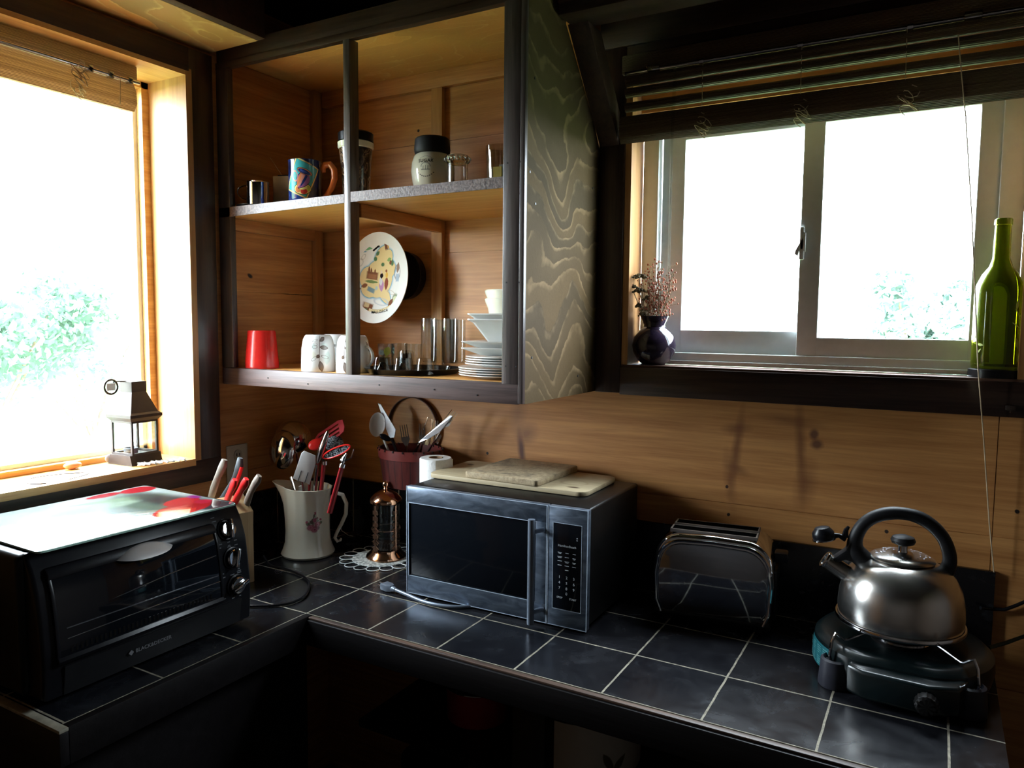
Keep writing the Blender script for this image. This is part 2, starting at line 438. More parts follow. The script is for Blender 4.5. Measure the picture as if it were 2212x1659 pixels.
# ------------------------------------------------------------------ tiles
TS, W0, D0, XR = .203, .5467, .6493, 2.056
def tile_mat(name, axes):
    n = NT(name); x, y, z = n.sep()
    S = {'x': n.math('SUBTRACT', x, W0), 'y': n.math('ADD', y, D0), 'z': n.math('ADD', z, .016)}
    wob = n.noise(n.mapping(), 22, 3); wv = n.math('MULTIPLY_ADD', wob, .003, -.0015)
    ms = []
    for a in axes:
        q = n.math('DIVIDE', n.math('ADD', S[a], wv), TS)
        fr = n.math('ABSOLUTE', n.math('SUBTRACT', n.math('FRACT', n.math('ADD', q, .5)), .5))
        ms.append(n.math('LESS_THAN', fr, .0105))
    g = n.math('MAXIMUM', ms[0], ms[1]) if len(ms) > 1 else ms[0]
    cell = n.node('ShaderNodeCombineXYZ')
    for i, a in enumerate(axes): n.link(n.math('FLOOR', n.math('DIVIDE', S[a], TS)), cell.inputs[i])
    wn = n.node('ShaderNodeTexWhiteNoise'); n.link(cell.outputs[0], wn.inputs['Vector'])
    s1 = n.noise(n.mapping(), 9, 6, .65, .8); s2 = n.noise(n.mapping(loc=(4, 2, 1)), 60, 4, .7); s3 = n.noise(n.mapping(loc=(9, 5, 1)), 17, 5, .7)
    c = n.ramp(s1, [(.3, (.003, .0032, .005)), (.55, (.007, .0075, .010)), (.75, (.016, .017, .021))])
    c = n.mix(n.math('MULTIPLY', wn.outputs['Value'], .35), c, (.016, .014, .013))
    c = n.mix(n.ramp(s3, [(.60, (0, 0, 0)), (.72, (.45, .45, .45))]), c, (.045, .05, .058))
    gc = n.ramp(s2, [(.3, (.10, .085, .06)), (.7, (.32, .285, .215))])
    c = n.mix(g, c, gc)
    n.b.inputs['Specular IOR Level'].default_value = .38
    ro = n.math('MULTIPLY_ADD', s1, .30, .10)
    ro = n.math('MAXIMUM', ro, n.math('MULTIPLY', g, .8))
    n.setb(Base_Color=c, Roughness=ro)
    h = n.math('SUBTRACT', n.math('ADD', n.math('MULTIPLY', s1, .5), n.math('MULTIPLY', s2, .18)), n.math('MULTIPLY', g, .9))
    n.bump(h, .32, .0022)
    return n.m
M['tile'] = tile_mat('slate floor tiles with grout', 'xy')
M['tile_x'] = tile_mat('slate splash tiles', 'x')
M['tile_y'] = tile_mat('slate splash tiles side', 'y')

def ring(mb, x0, x1, z0, z1, y0, y1, a, b=None, c=None, d=None, bev=.003):
    """rectangular ring; a left, b right, c bottom, d top widths"""
    b = b or a; c = c or a; d = d or a
    mb.box(x0, x0+a, y0, y1, z0, z1, bev).box(x1-b, x1, y0, y1, z0, z1, bev)
    mb.box(x0+a*.5, x1-b*.5, y0+.0005, y1-.0005, z0, z0+c, bev).box(x0+a*.5, x1-b*.5, y0+.0005, y1-.0005, z1-d, z1, bev); return mb

# ------------------------------------------------------------------ room shell
ZF, ZC = -.92, 1.72
struct(MB().box(-.15, 3.6, -3.6, .14, ZF-.05, ZF).build('floor', M['floor']))
struct(MB().box(-.15, 3.6, -3.6, .14, ZC, ZC+.05).build('ceiling', M['ceiling']))
WX0, WX1, WZ0, WZ1 = 1.137, 2.092, .625, 1.432        # opening in the back wall
LY0, LY1, LZ0, LZ1 = -1.165, -.563, .334, 1.438         # opening in the left wall
mb = MB()
mb.box(-.15, WX0, .004, .14, ZF, ZC).box(WX1, 3.6, .004, .14, ZF, ZC).box(WX0, WX1, .004, .14, ZF, WZ0).box(WX0, WX1, .004, .14, WZ1, ZC)
gz = [ZF, -.788, -.437, -.086, .2668, .616, .965, 1.316, 1.60, ZC]
gap = .0022
for a, b in zip(gz[:-1], gz[1:]):
    a += gap/2; b -= gap/2
    for x0, x1 in ((0, 2.044), (2.046, 3.6)):
        segs = [(x0, x1, a, b)]
        if b > WZ0 and a < WZ1:                        # leave the window opening free
            segs = []
            if x0 < WX0: segs.append((x0, min(x1, WX0), a, b))
            if x1 > WX1: segs.append((max(x0, WX1), x1, a, b))
            lo, hi = max(x0, WX0), min(x1, WX1)
            if lo < hi:
                if a < WZ0: segs.append((lo, hi, a, min(b, WZ0)))
                if b > WZ1: segs.append((lo, hi, max(a, WZ1), b))
        for q in segs: mb.box(q[0], q[1], 0, .0045, q[2], q[3])
struct(mb.build('wall_back', M['pine_back'], smooth=False))
mb = MB()
tt = .0203
mb.box(-.15, -.004, LY1+tt, .14, ZF, ZC).box(-.15, -.004, -3.6, LY0-tt, ZF, ZC).box(-.15, -.004, LY0-tt, LY1+tt, ZF, LZ0-tt).box(-.15, -.004, LY0-tt, LY1+tt, LZ1+tt, ZC)
gz = [ZF, -.79, -.44, -.088, .263, .60, .833, 1.18, 1.53, ZC]
for a, b in zip(gz[:-1], gz[1:]):
    a += gap/2; b -= gap/2
    if abs(b-.833) < .01: b = .832
    segs = [(LY1+tt, .0, a, b), (-3.6, LY0-tt, a, b)]
    if a < LZ0-tt: segs.append((LY0-tt, LY1+tt, a, min(b, LZ0-tt)))
    if b > LZ1+tt: segs.append((LY0-tt, LY1+tt, max(a, LZ1+tt), b))
    for q in segs: mb.box(-.0045, 0, *q)
struct(mb.build('wall_left', M['pine_left'], smooth=False))
struct(MB().box(3.6, 3.7, -3.6, .14, ZF, ZC).build('wall_right', M['room']))
struct(MB().box(-.15, 3.6, -3.7, -3.6, ZF, ZC).build('wall_front', M['room']))

# ------------------------------------------------------------------ window_1: big window in the left wall
win1 = bpy.data.objects.new('window_1', None); col.objects.link(win1); struct(win1)
t = .02
MB().box(-.152, t, LY1, LY1+t, LZ0-t, LZ1+t).build('jamb_board', M['jamb'], win1)
MB().box(-.152, t, LY0-t, LY0, LZ0-t, LZ1+t).build('jamb_board', M['jamb'], win1)
MB().box(-.152, t, LY0, LY1, LZ1, LZ1+t).build('head_board', M['sill'], win1)
MB().box(-.152, t+.002, LY0, LY1, LZ0-t, LZ0).build('sill_board', M['sill'], win1)
MB().box(0, .0195, LY1+.012, LY1+.092, .258, 1.517, .002).build('casing_board', M['dark_z'], win1)
MB().box(0, .0195, LY0-.1, LY0-.012, .258, 1.517, .002).build('casing_board', M['dark_z'], win1)
MB().box(.0005, .0205, LY0-.1, LY1+.012, LZ1+.012, 1.517, .002).build('casing_board', M['dark_y'], win1)
MB().box(.0005, .0215, LY0-.1, LY1+.092, .258, LZ0-.006, .002).build('casing_board', M['dark_y'], win1)
mb = MB()
for y in (LY0, LY1-.022): mb.box(-.175, -.150, y, y+.022, LZ0, LZ1)
mb.box(-.175, -.150, LY0, LY1, LZ0, LZ0+.016).box(-.175, -.150, LY0, LY1, LZ1-.018, LZ1)
mb.build('stop_moulding', M['sill'], win1)
mb = MB()
for y in (LY0, LY1-.035): mb.box(-.225, -.176, y, y+.035, LZ0, LZ1, .003)
mb.box(-.225, -.176, LY0, LY1, LZ0-.01, LZ0+.03, .003).box(-.225, -.176, LY0, LY1, LZ1-.03, LZ1, .003)
mb.build('sash_frame', M['vinyl'], win1)
MB().box(-.202, -.198, LY0+.03, LY1-.03, LZ0+.025, LZ1-.025).build('pane', M['pane'], win1)

# ------------------------------------------------------------------ window_2: sliding window in the back wall
win2 = bpy.data.objects.new('window_2', None); col.objects.link(win2); struct(win2)
for x in (WX0-.0, WX1-.018):
    MB().box(x, x+.018, -.008, .088, WZ0, WZ1).build('jamb_board', M['pine_z'], win2)
MB().box(WX0, WX1, -.008, .088, WZ1-.018, WZ1).build('head_board', M['pine_x'], win2)
MB().box(WX0, WX1, -.012, .088, WZ0-.002, WZ0+.004).build('sill_board', M['brown'], win2)
MB().box(1.060, WX0-.001, -.014, 0, .548, 1.50, .002).build('casing_board', M['dark_z'], win2)
MB().box(WX1+.001, 2.19, -.014, 0, .548, 1.50, .002).build('casing_board', M['dark_z'], win2)
MB().box(WX0-.001, WX1+.001, -.016, 0, .544, WZ0-.002, .002).build('casing_board', M['dark_x'], win2)
MB().box(WX0-.001, WX1+.001, -.014, 0, WZ1, 1.50, .002).build('casing_board', M['dark_x'], win2)
MB().box(1.060, 2.6, -.020, 0, 1.5005, 1.66, .002).build('shade_board', M['dark_x'], win2)  # added dark board, stands in for the dark gap above the casing
MB().box(WX0+.019, WX1-.019, .060, .130, 1.336, WZ1-.019).build('head_filler', M['pine_x'], win2)
fx0, fx1, fz0, fz1 = 1.157, 2.073, .630, 1.335
mb = ring(MB(), fx0, fx1, fz0, fz1, .082, .138, .046, .050, .034, .03)
mb.box(fx0+.02, fx1-.02, .075, .084, fz0, fz0+.012, .002)
mb.build('frame', M['vinyl'], win2)
sa = ring(MB(), 1.205, 1.622, .662, 1.312, .112, .132, .066, .030, .066, .05).build('sash', M['vinyl'], win2)
MB().box(1.26, 1.60, .121, .124, .72, 1.28).build('pane', M['pane'], sa)
sb = ring(MB(), 1.589, 2.032, .650, 1.312, .090, .111, .052, .054, .063, .05).build('sash', M['vinyl'], win2)
MB().box(1.63, 1.985, .099, .102, .705, 1.28).build('pane', M['pane'], sb)
mb = MB(); p = at(1722, 500, 'y', .085)
mb.prism([(p.x+.022, .985), (p.x-.002, .94), (p.x-.004, .93), (p.x+.004, .925), (p.x+.008, .945), (p.x+.022, .935)], .080, .092, 'y', .001)
mb.box(1.589, 1.601, .08, .092, .915, 1.0, .003)
mb.build('latch', M['vinyl'], win2, label='small hooked sash latch')

# ------------------------------------------------------------------ outside: ground, trees, hedge
struct(MB().box(-60, 60, -60, 60, -2.6, -2.5).build('ground', plain('meadow grass', (.10, .15, .06), .9, var=.3, nscale=.6)))
def leaf_mat(name, c):
    n = NT(name); f = n.noise(n.mapping(), 3, 3)
    cc = n.ramp(f, [(.3, tuple(x*.6 for x in c)), (.7, c)])
    d = n.node('ShaderNodeBsdfDiffuse'); tr = n.node('ShaderNodeBsdfTranslucent')
    n.link(cc, d.inputs[0]); n.link(cc, tr.inputs[0])
    mx = n.node('ShaderNodeMixShader'); mx.inputs[0].default_value = .45
    n.link(d.outputs[0], mx.inputs[1]); n.link(tr.outputs[0], mx.inputs[2]); n.link(mx.outputs[0], n.n['Material Output'].inputs['Surface'])
    return n.m
M['leaf'] = leaf_mat('green leaves', (.17, .27, .20))  # muted leaf green, mottled at random
M['leaf2'] = leaf_mat('pale leaves', (.24, .35, .30))
M['bark'] = plain('bark', (.2, .15, .1), .9, var=.3)
def tree(name, label, x, y, z0, zc, rx, rz, nl, mat, ls=.10, seed=1, group=None):
    rnd = random.Random(seed); t = thing(name, label, 'tree', (x, y, z0), group=group)
    vs, fs = [], []
    cl = [(rnd.uniform(-.75, .75)*rx, rnd.uniform(-.75, .75)*rx, zc-z0+rnd.uniform(-.8, .8)*rz, rnd.uniform(.25, .5)*rx) for _ in range(16)]
    for i in range(nl):
        cx, cy, cz, cr = rnd.choice(cl)
        d = Vector((rnd.gauss(0, 1), rnd.gauss(0, 1), rnd.gauss(0, 1))).normalized()*cr*rnd.uniform(.4, 1.1)
        c = Vector((cx, cy, cz))+d; s = ls*rnd.uniform(.6, 1.3)
        u = Vector((rnd.gauss(0, 1), rnd.gauss(0, 1), rnd.gauss(0, 1))).normalized(); v = u.orthogonal().normalized()
        k = len(vs); vs += [c-u*s, c+v*s*.45+u*s*.1, c+u*s, c-v*s*.45-u*s*.1]; fs.append((k, k+1, k+2, k+3))
    MB().raw(vs, fs).build('crown', mat, t, smooth=False)
    mb = MB().tube([(0, 0, 0), (.05, 0, (zc-z0)*.5), (0, .05, zc-z0)], [.09, .06, .02])
    for cx, cy, cz, cr in cl[:8]: mb.tube([(0, 0, (zc-z0)*.5), (cx*.5, cy*.5, (cz+(zc-z0)*.5)*.5), (cx, cy, cz)], [.03, .02, .008], 6)
    mb.build('trunk', M['bark'], t)
tree('broadleaf_tree', 'pale green bush seen low through the big left window', -6.6, 1.75, -2.5, .45, 1.25, 1.15, 8000, M['leaf'], .055, 3)
tree('broadleaf_tree', 'loose green tree farther off behind the lantern', -8.6, 4.3, -2.5, .45, 1.3, .85, 6000, M['leaf2'], .055, 5)
tree('broadleaf_tree', 'green tree outside, low in the right pane of the sliding window', 2.0, 5.6, -2.5, .80, .70, .42, 6000, M['leaf2'], .05, 8)

# ------------------------------------------------------------------ beams, soffit, brace
struct(MB().box(.0, .205, -3.6, -.464, 1.531, 1.549).build('trim_1', M['ply_soffit']))
struct(MB().box(.205, .235, -3.6, -.464, 1.531, 1.66, .002).build('trim_2', M['brown']))
struct(MB().box(1.066, 3.6, -.30, -.2, 1.525, 1.66, .002).build('trim_3', M['brown']))
struct(MB().box(1.066, 3.6, -.296, -.19, 1.498, 1.5245, .002).build('trim_4', M['dark_x']))
struct(MB().prism([(-.002, 1.225), (-.002, 1.315), (-.155, 1.497), (-.235, 1.497)], 1.062, 1.120, 'x', .002).build('trim_5', M['dark_y']))

# ------------------------------------------------------------------ wall cupboard
cup = thing('wall_cupboard', 'open wall cupboard of dark stained frame and weathered plywood side over the counter', 'cupboard', (0, 0, 0))
CY = -.445
MB().box(.001, .052, CY, CY+.02, .60, 1.488, .002).build('stile', M['stile_dark'], cup)
MB().box(.503, .525, CY, CY+.036, .598, 1.490, .0015).build('stile', M['stile'], cup, label='narrow middle stile')
MB().box(1.000, 1.0455, CY-.001, CY+.02, .596, 1.49, .002).box(1.0455, 1.0585, CY-.001, CY+.012, .55, 1.555, .001).build('stile', M['stile_dark'], cup)
MB().box(.001, 1.0455, CY, CY+.022, .548, .5985, .002).build('bottom_rail', M['rail'], cup)
MB().box(.001, 1.0455, CY, CY+.020, 1.488, 1.507, .001).box(.001, 1.0455, CY+.004, CY+.022, 1.507, 1.556, .002).build('top_rail', M['dark_x'], cup)
MB().prism([(CY+.012, .549), (-.001, .549), (-.001, 1.225), (-.045, 1.293), (-.235, 1.50), (-.235, 1.555), (CY+.012, 1.555)], 1.046, 1.058, 'x').build('side_panel', M['ply_side'], cup, label='weathered plywood side panel with swirling grain')
MB().box(.001, 1.0455, CY+.022, -.001, .580, .597).build('bottom_panel', M['shelf_under'], cup)
MB().box(.001, 1.0455, CY+.022, -.001, 1.531, 1.545).build('top_panel', M['ply_top'], cup, label='orange plywood top panel')
mb = MB().prism([(.003, 1.056), (.503, 1.065), (.503, 1.0845), (.003, 1.0815)], CY+.004, -.001, 'y')
mb.box(.5255, 1.0455, CY+.004, -.001, 1.066, 1.0885)
mb.box(.5025, .5262, CY+.037, -.001, 1.066, 1.0862)
sh = mb.build('shelf', M['shelf_under'], cup, label='middle shelf board with grey front edge')
MB().prism([(.003, 1.053), (.502, 1.063), (.502, 1.0865), (.003, 1.0815)], CY, CY+.004, 'y').box(.5255, .9995, CY, CY+.004, 1.064, 1.0905).build('shelf_edging', M['shelf_edge'], sh)
MB().box(.486, .527, -.022, -.001, .5975, 1.0655, .001).build('batten', M['pine_z'], cup)
MB().box(.486, .527, -.022, -.001, 1.0885, 1.478, .001).build('batten', M['pine_z'], cup)
MB().box(.022, 1.045, -.022, -.001, 1.479, 1.5305, .001).build('batten', M['pine_x'], cup)
MB().box(.001, .021, -.058, -.024, .5975, 1.062, .001).build('batten', M['pine_z'], cup)
MB().box(.001, .021, -.058, -.024, 1.0835, 1.530, .001).build('batten', M['pine_z'], cup)
MB().box(.001, .020, CY+.025, -.060, 1.020, 1.0555, .001).build('shelf_cleat', M['pine_y'], cup)
MB().box(.508, .528, CY+.04, -.024, 1.028, 1.0645, .001).build('shelf_cleat', M['pine_y'], cup)
for x, z in ((1.012, 1.12), (1.045, 1.12), (1.012, .84), (1.045, .84), (1.012, .64), (1.04, .64), (.20, .575), (.36, .565), (.62, .575), (.80, .572), (.93, .565)):
    MB().lathe([(0, 0), (.002, .0), (.002, -.002), (0, -.002)], 8, T=Matrix.Translation((x, CY-.0015, z)) @ Matrix.Rotation(R(90), 4, 'X')).build('nail', M['black_matte'], cup)
for y, z in ((-.40, 1.32), (-.39, 1.03), (-.40, .66), (-.13, .60), (-.05, 1.12), (-.42, 1.10)):
    MB().lathe([(0, .0), (.0032, 0), (.0032, -.0015), (0, -.0015)], 10, T=Matrix.Translation((1.0592, y, z)) @ Matrix.Rotation(R(90), 4, 'Y')).build('screw', M['black_matte'], cup)

# ------------------------------------------------------------------ counter
M['edge_black'] = wood('black stained edge', (.004, .0032, .0034), (.009, .0075, .008), 'x', 1.4, .45, bump=.3, spec=.25)
ct = thing('tiled_countertop', 'L shaped countertop of black slate tiles with pale grout', 'countertop', (0, 0, 0))
L = [(.001, -.001), (XR, -.001), (XR, -D0), (W0, -D0), (W0, -1.262), (.001, -1.262)]
MB().prism(L, -.012, 0, 'z').build('tile_top', M['tile'], ct)
L2 = [(.001, -.001), (XR, -.001), (XR, -D0+.002), (W0-.002, -D0+.002), (W0-.002, -1.262), (.001, -1.262)]
MB().prism(L2, -.034, -.0125, 'z').build('plywood_base', M['brown'], ct)
M['edge_strip'] = wood('chipped edge strip', (.015, .008, .007), (.12, .062, .036), 'x', 3, .5)
MB().box(W0+.0205, XR, -D0-.020, -D0-.0005, -.072, -.007, .002).build('edge_board', M['edge_black'], ct)
MB().box(W0+.0205, XR, -D0-.014, -D0-.0005, -.0068, -.0015, .001).build('edge_strip', M['edge_strip'], ct)
MB().box(W0+.0005, W0+.020, -1.262, -D0+.0, -.072, .0003, .001).build('edge_board', M['edge_black'], ct)
MB().box(.001, W0+.020, -1.280, -1.2625, -.072, -.0075, .002).build('edge_board', M['edge_black'], ct)
MB().box(.001, W0+.020, -1.280, -1.2625, -.007, -.0005, .001).build('end_strip', plain('pale end grout', (.22, .20, .15), .7, var=.3), ct, label='pale grout strip at the end')
bs = tag(MB().box(.013, XR, -.0125, -.0005, .0005, .187, .001).build('backsplash_tiles', M['tile_x']), 'low black tile backsplash along the pine back wall', 'backsplash')
bs = tag(MB().box(.0005, .0125, -1.262, -.0005, .0005, .187, .001).build('backsplash_tiles', M['tile_y']), 'low black tile backsplash on the left wall under the big window', 'backsplash')
# base cabinet carcass below
bc = thing('base_cabinet', 'dark open base cabinet under the tiled counter', 'cabinet', (0, 0, ZF))
for x in (1.125, 1.97): MB().box(x, x+.082, -.60, -.55, 0, -.034-ZF, .002).build('post', M['edge_black'], bc)
MB().box(.001, W0-.03, -1.25, -1.20, 0, -.034-ZF).build('end_panel', M['edge_black'], bc)
MB().box(W0-.05, W0-.03, -1.20, -.62, 0, -.034-ZF).build('front_panel', M['edge_black'], bc)
MB().box(W0-.03, XR-.02, -.60, -.003, .12, .14).build('shelf', M['edge_black'], bc)
MB().box(W0-.03, XR-.02, -.42, -.003, .50, .52).build('shelf', M['edge_black'], bc)
MB().box(XR-.022, XR-.004, -.60, -.003, 0, -.034-ZF).build('end_panel', M['edge_black'], bc)

# ------------------------------------------------------------------ blinds
def valance_blind(): pass
bl = thing('roller_blind', 'rolled bamboo blind at the top of the big left window', 'blind', (-.06, -.68, 1.438))
def squiggle(mb, ax, u0, v0, d, w, h, r, turns, seed):
    """loose heap of slack cord hanging in loops; ax x: runs along x, ax y: runs along y"""
    rnd = random.Random(seed); pts = []
    n = turns*8
    for i in range(n+1):
        t = i/n; a = 2*PI*turns*t
        u = u0+w*(.5*math.sin(a)+.25*math.sin(a*.37+seed)); v = v0-h*t+.012*math.cos(a*1.1)
        q = d+.004*math.sin(a*1.7)
        pts.append((u, q, v) if ax == 'x' else (q, u, v))
    mb.tube(pts, r, 5); return mb
MB().box(-.02, .022, -.47, .008, -.040, -.001, .003).build('headrail', M['bamboo_y'], bl)
MB().tube([(.028, -.47, -.046), (.028, .008, -.046)], .0055, 10).build('rod', M['chrome'], bl)
for y in (-.02, -.075, -.13): MB().box(.018, .036, y-.006, y+.006, -.056, -.038, .002).build('bracket', M['chrome'], bl)
MB().prism([(-.022, -.05), (.02, -.05), (.030, -.075), (.032, -.105), (.018, -.124), (-.010, -.120), (-.024, -.09)], -.47, 0, 'y', .004).build('slat_roll', M['bamboo_y'], bl)
squiggle(MB(), 'y', -.165, -.050, .034, .030, .072, .0012, 5, 2).build('cord', M['string'], bl)
squiggle(MB(), 'y', -.155, -.045, .037, .026, .070, .0012, 4, 4).build('cord', M['string'], bl)
MB().tube([(.036, -.052, -.045), (.037, -.055, -.12)], .0012, 5).build('cord', M['string'], bl)

br = thing('roller_blind', 'half raised bamboo blind across the top of the sliding window', 'blind', (1.131, -.03, 1.47))
LR = 1.0
MB().box(0, LR, -.004, .012, -.050, .0, .003).build('headrail', M['bamboo_x'], br)
MB().tube([(.012, -.008, -.050), (LR, -.008, -.050)], .0050, 10).build('rod', M['chrome'], br)
for x in (.075, .80): MB().box(x, x+.035, -.018, .0, -.056, -.040, .003).build('bracket', M['chrome'], br)
for x in (.215, .455, .69): MB().tube([(x, -.008, -.050), (x+.012, -.008, -.050)], .0075, 8).build('ferrule', M['chrome'], br)
def arc_slat(zc, h, d, n=8, th=.0018):
    o1, o2 = [], []
    for i in range(n+1):
        t = i/n; z = zc+h/2-h*t; y = -.004-d*math.sin(PI*t)**.8
        o1.append((y, z)); o2.append((y+th, z))
    return o1+o2[::-1]
for k, (zc, h) in enumerate(((-.070, .030), (-.101, .026), (-.139, .026))):
    MB().prism(arc_slat(zc, h, .011), .014, LR, 'x').build('slat_fold', M['bamboo_x'], br)
MB().prism([(-.002, -.163), (-.014, -.165), (-.024, -.180), (-.027, -.20), (-.023, -.222), (-.010, -.237), (.004, -.232), (.010, -.21), (.009, -.18)], .004, LR, 'x').build('slat_roll', M['bamboo_x'], br)
for x in (.235, .475, .70):
    squiggle(MB(), 'x', x, -.196, -.028, .030, .045, .0011, 4, int(x*100)).build('cord', M['string'], br)
    MB().tube([(x-.01, -.012, -.05), (x-.008, -.016, -.195)], .0009, 5).build('cord', M['string'], br)
MB().tube([(.155, -.018, -.052), (.155, -.030, -.18), (.155, -.032, -.25), (.155, -.030, -.60)], [.0045, .0045, .0035, .0035], 8).build('tilt_wand', M['thin_glass'], br, label='clear plastic wand')
pts = [at(2070, 75, 'y', -.045), at(2077, 160, 'y', -.062), at(2086, 250, 'y', -.05), at(2100, 480, 'y', -.045), at(2113, 800, 'y', -.045), at(2125, 950, 'y', -.035), at(2137, 1130, 'y', -.025), at(2147, 1236, 'y', -.018)]
tag(MB().tube(pts, .0013, 6).build('pull_cord', M['string']), 'thin pale cord hanging from the right blind past the green bottle down the wall', 'cord')

# ------------------------------------------------------------------ things on the left sill
la = thing('candle_lantern', 'dark bronze candle lantern with glass sides on the big window sill', 'lantern', (-.075, -.690, LZ0+.0005), R(7))
la.rotation_euler[2] = R(4)
s = .050
mb = MB().prism([(-s, 0), (s, 0), (s-.008, .028), (-s+.008, .028)], -s, s, 'y')
mb.build('base', M['bronze'], la)
mb = MB()
for x in (-1, 1):
    for y in (-1, 1): mb.box(x*.040-.003, x*.040+.003, y*.040-.003, y*.040+.003, .027, .124)
for z in (.027, .118): ring_ = [mb.box(-.042, .042, y*.040-.003, y*.040+.003, z, z+.006) for y in (-1, 1)]; [mb.box(x*.040-.003, x*.040+.003, -.042, .042, z, z+.006) for x in (-1, 1)]
mb.build('frame', M['bronze'], la)
mb = MB()
for x in (-1, 1): mb.box(x*.0405-.0006, x*.0405+.0006, -.037, .037, .032, .119)
for y in (-1, 1): mb.box(-.037, .037, y*.0405-.0006, y*.0405+.0006, .032, .119)
mb.build('glass_side', M['thin_glass'], la)
def frust(mb, a, b, z0, z1):
    v = [(x*a, y*a, z0) for x, y in ((-1, -1), (1, -1), (1, 1), (-1, 1))]+[(x*b, y*b, z1) for x, y in ((-1, -1), (1, -1), (1, 1), (-1, 1))]
    mb.raw(v, [(3, 2, 1, 0), (4, 5, 6, 7), (0, 1, 5, 4), (1, 2, 6, 5), (2, 3, 7, 6), (3, 0, 4, 7)]); return mb
mb = frust(MB(), .044, .052, .124, .134); frust(mb, .052, .052, .134, .142); frust(mb, .050, .045, .142, .147); frust(mb, .044, .023, .147, .205); frust(mb, .024, .024, .205, .234)
mb.build('roof', M['bronze'], la)
mb = MB().tube([(-.005, -.018, .234), (-.005, -.045, .236), (-.005, -.060, .234)], .002, 6)
mb.tube([(-.005+0*.0, -.066+.020*math.cos(a), .222+.020*math.sin(a)) for a in [2*PI*i/20 for i in range(20)]], .003, 6, closed=True)
mb.build('ring_handle', M['bronze'], la)
MB().box(-.007, -.0055, -.078, -.052, .212, .232).build('price_tag', M['white_plastic'], la, label='small white tag')
tl = tag(MB().lathe([(0, 0), (.018, 0), (.019, .014), (.017, .015), (.016, .010), (0, .010)], 24).build('tealight', M['silver'], loc=(-.080, -.700, LZ0+.0290)), 'small tealight candle inside the bronze lantern', 'candle')
rnd = random.Random(3); mb = MB(); pts = []
for i in range(60): 
    a = i*.85; pts.append((-.040+.022*math.sin(a)+.0006*i, -.735+.0021*i, .003+.004*abs(math.sin(a*1.3))))
mb.tube(pts, .0022, 6)
tag(mb.build('knotted_string', M['white_plastic'], loc=(.035, .005, LZ0+.002)), 'crumpled white string lying in front of the bronze lantern', 'string')
c = at(148, 1034, 'z', LZ0)
tag(MB().tube([(.045*math.cos(a), .080*math.sin(a), .0025+.002*math.sin(2*a)) for a in [2*PI*i/28 for i in range(26)]], .0012, 5).build('wire_loop', M['bronze'], loc=(-.035, -.93, LZ0+.0005)), 'thin bent wire loop lying on the big window sill', 'wire')
sh1 = MB().sphere((0, 0, .010), .016, .024, .010, 16)
tag(sh1.build('seashell', plain('orange shell', (.62, .25, .12), .4), loc=(-.125, -.842, LZ0+.001)), 'orange shell on the window sill left of the lantern', 'shell')
tag(MB().sphere((0, 0, .012), .006, .012, .012, 12).build('stone', plain('grey stone', (.32, .30, .33), .8), loc=(-.13, -.735, LZ0+.001)), 'small grey stone on the sill just left of the lantern', 'stone')

# ------------------------------------------------------------------ things on the right sill
SZ = WZ0+.0045
va = thing('flower_vase', 'round dark purple glass vase on the left end of the sliding window sill', 'vase', (1.218, .034, SZ))
M['violet'] = plain('violet glaze', (.020, .013, .026), .08, var=.25, nscale=25, coat=.6)
prof = [(0, 0), (.030, 0), (.045, .012), (.058, .035), (.062, .055), (.056, .078), (.042, .096), (.031, .106), (.030, .112), (.040, .135), (.041, .137), (.038, .136), (.028, .113), (.029, .106), (.040, .094), (.052, .076), (.057, .055), (.050, .03), (.035, .008), (0, .006)]
MB().lathe(prof, 40).build('vase_body', M['violet'], va)
rnd = random.Random(11)
fl = thing('dried_flowers', 'dried rust red flower stems standing in the purple vase', 'flowers', (1.218, .034, SZ+.012))
mbs, mbf = MB(), MB()
for i in range(26):
    bx, by = rnd.uniform(-.012, .015), rnd.uniform(-.015, .015); tx = rnd.uniform(-.03, .06); ty = rnd.uniform(-.03, .025); h = rnd.uniform(.19, .285)
    pts = [(bx, by, 0), (bx+tx*.3, by+ty*.3, h*.5), (tx, ty, h)]; mbs.tube(pts, [.0012, .001, .0006], 5)
    for k in range(16):
        q = rnd.uniform(.5, 1); px_, py_, pz = bx*(1-q)+tx*q, by*(1-q)+ty*q, h*q
        dx, dy, dz = rnd.gauss(0, .010), rnd.gauss(0, .009), rnd.gauss(0, .008)
        mbs.tube([(px_, py_, pz), (px_+dx, py_+dy, pz+abs(dz))], .0005, 4)
        s_ = rnd.uniform(.0014, .0030); mbf.sphere((px_+dx, py_+dy, pz+abs(dz)), s_, s_, s_*1.3, 6)
mbf.build('blossoms', M['dryrust'], fl); mbs.build('stems', M['stem'], fl)
fl2 = thing('dried_flowers', 'dried olive yarrow heads leaning left out of the purple vase', 'flowers', (1.218, .034, SZ+.012))
mbs, mbf = MB(), MB()
for (tx, ty, h, rr) in ((-.045, -.01, .232, .026), (-.066, -.005, .205, .014), (-.038, -.02, .192, .020), (-.040, -.02, .150, .009), (-.02, -.01, .17, .012), (-.03, .01, .14, .014), (-.028, -.02, .125, .012)):
    mbs.tube([(-.012, 0, 0), (-.02, ty*.5, .095), (tx*.75, ty, h*.8), (tx, ty, h-.004)], .0013, 5)
    for k in range(int(40*rr/.026)+8):
        a = rnd.uniform(0, 2*PI); q = math.sqrt(rnd.random())*rr; s_ = rnd.uniform(.0022, .004)
        mbf.sphere((tx+q*math.cos(a), ty+q*math.sin(a)*.8, h+.010*(1-(q/rr)**2)), s_, s_, s_, 6)
mbf.build('flower_heads', M['dryolive'], fl2); mbs.build('stems', M['stem'], fl2)

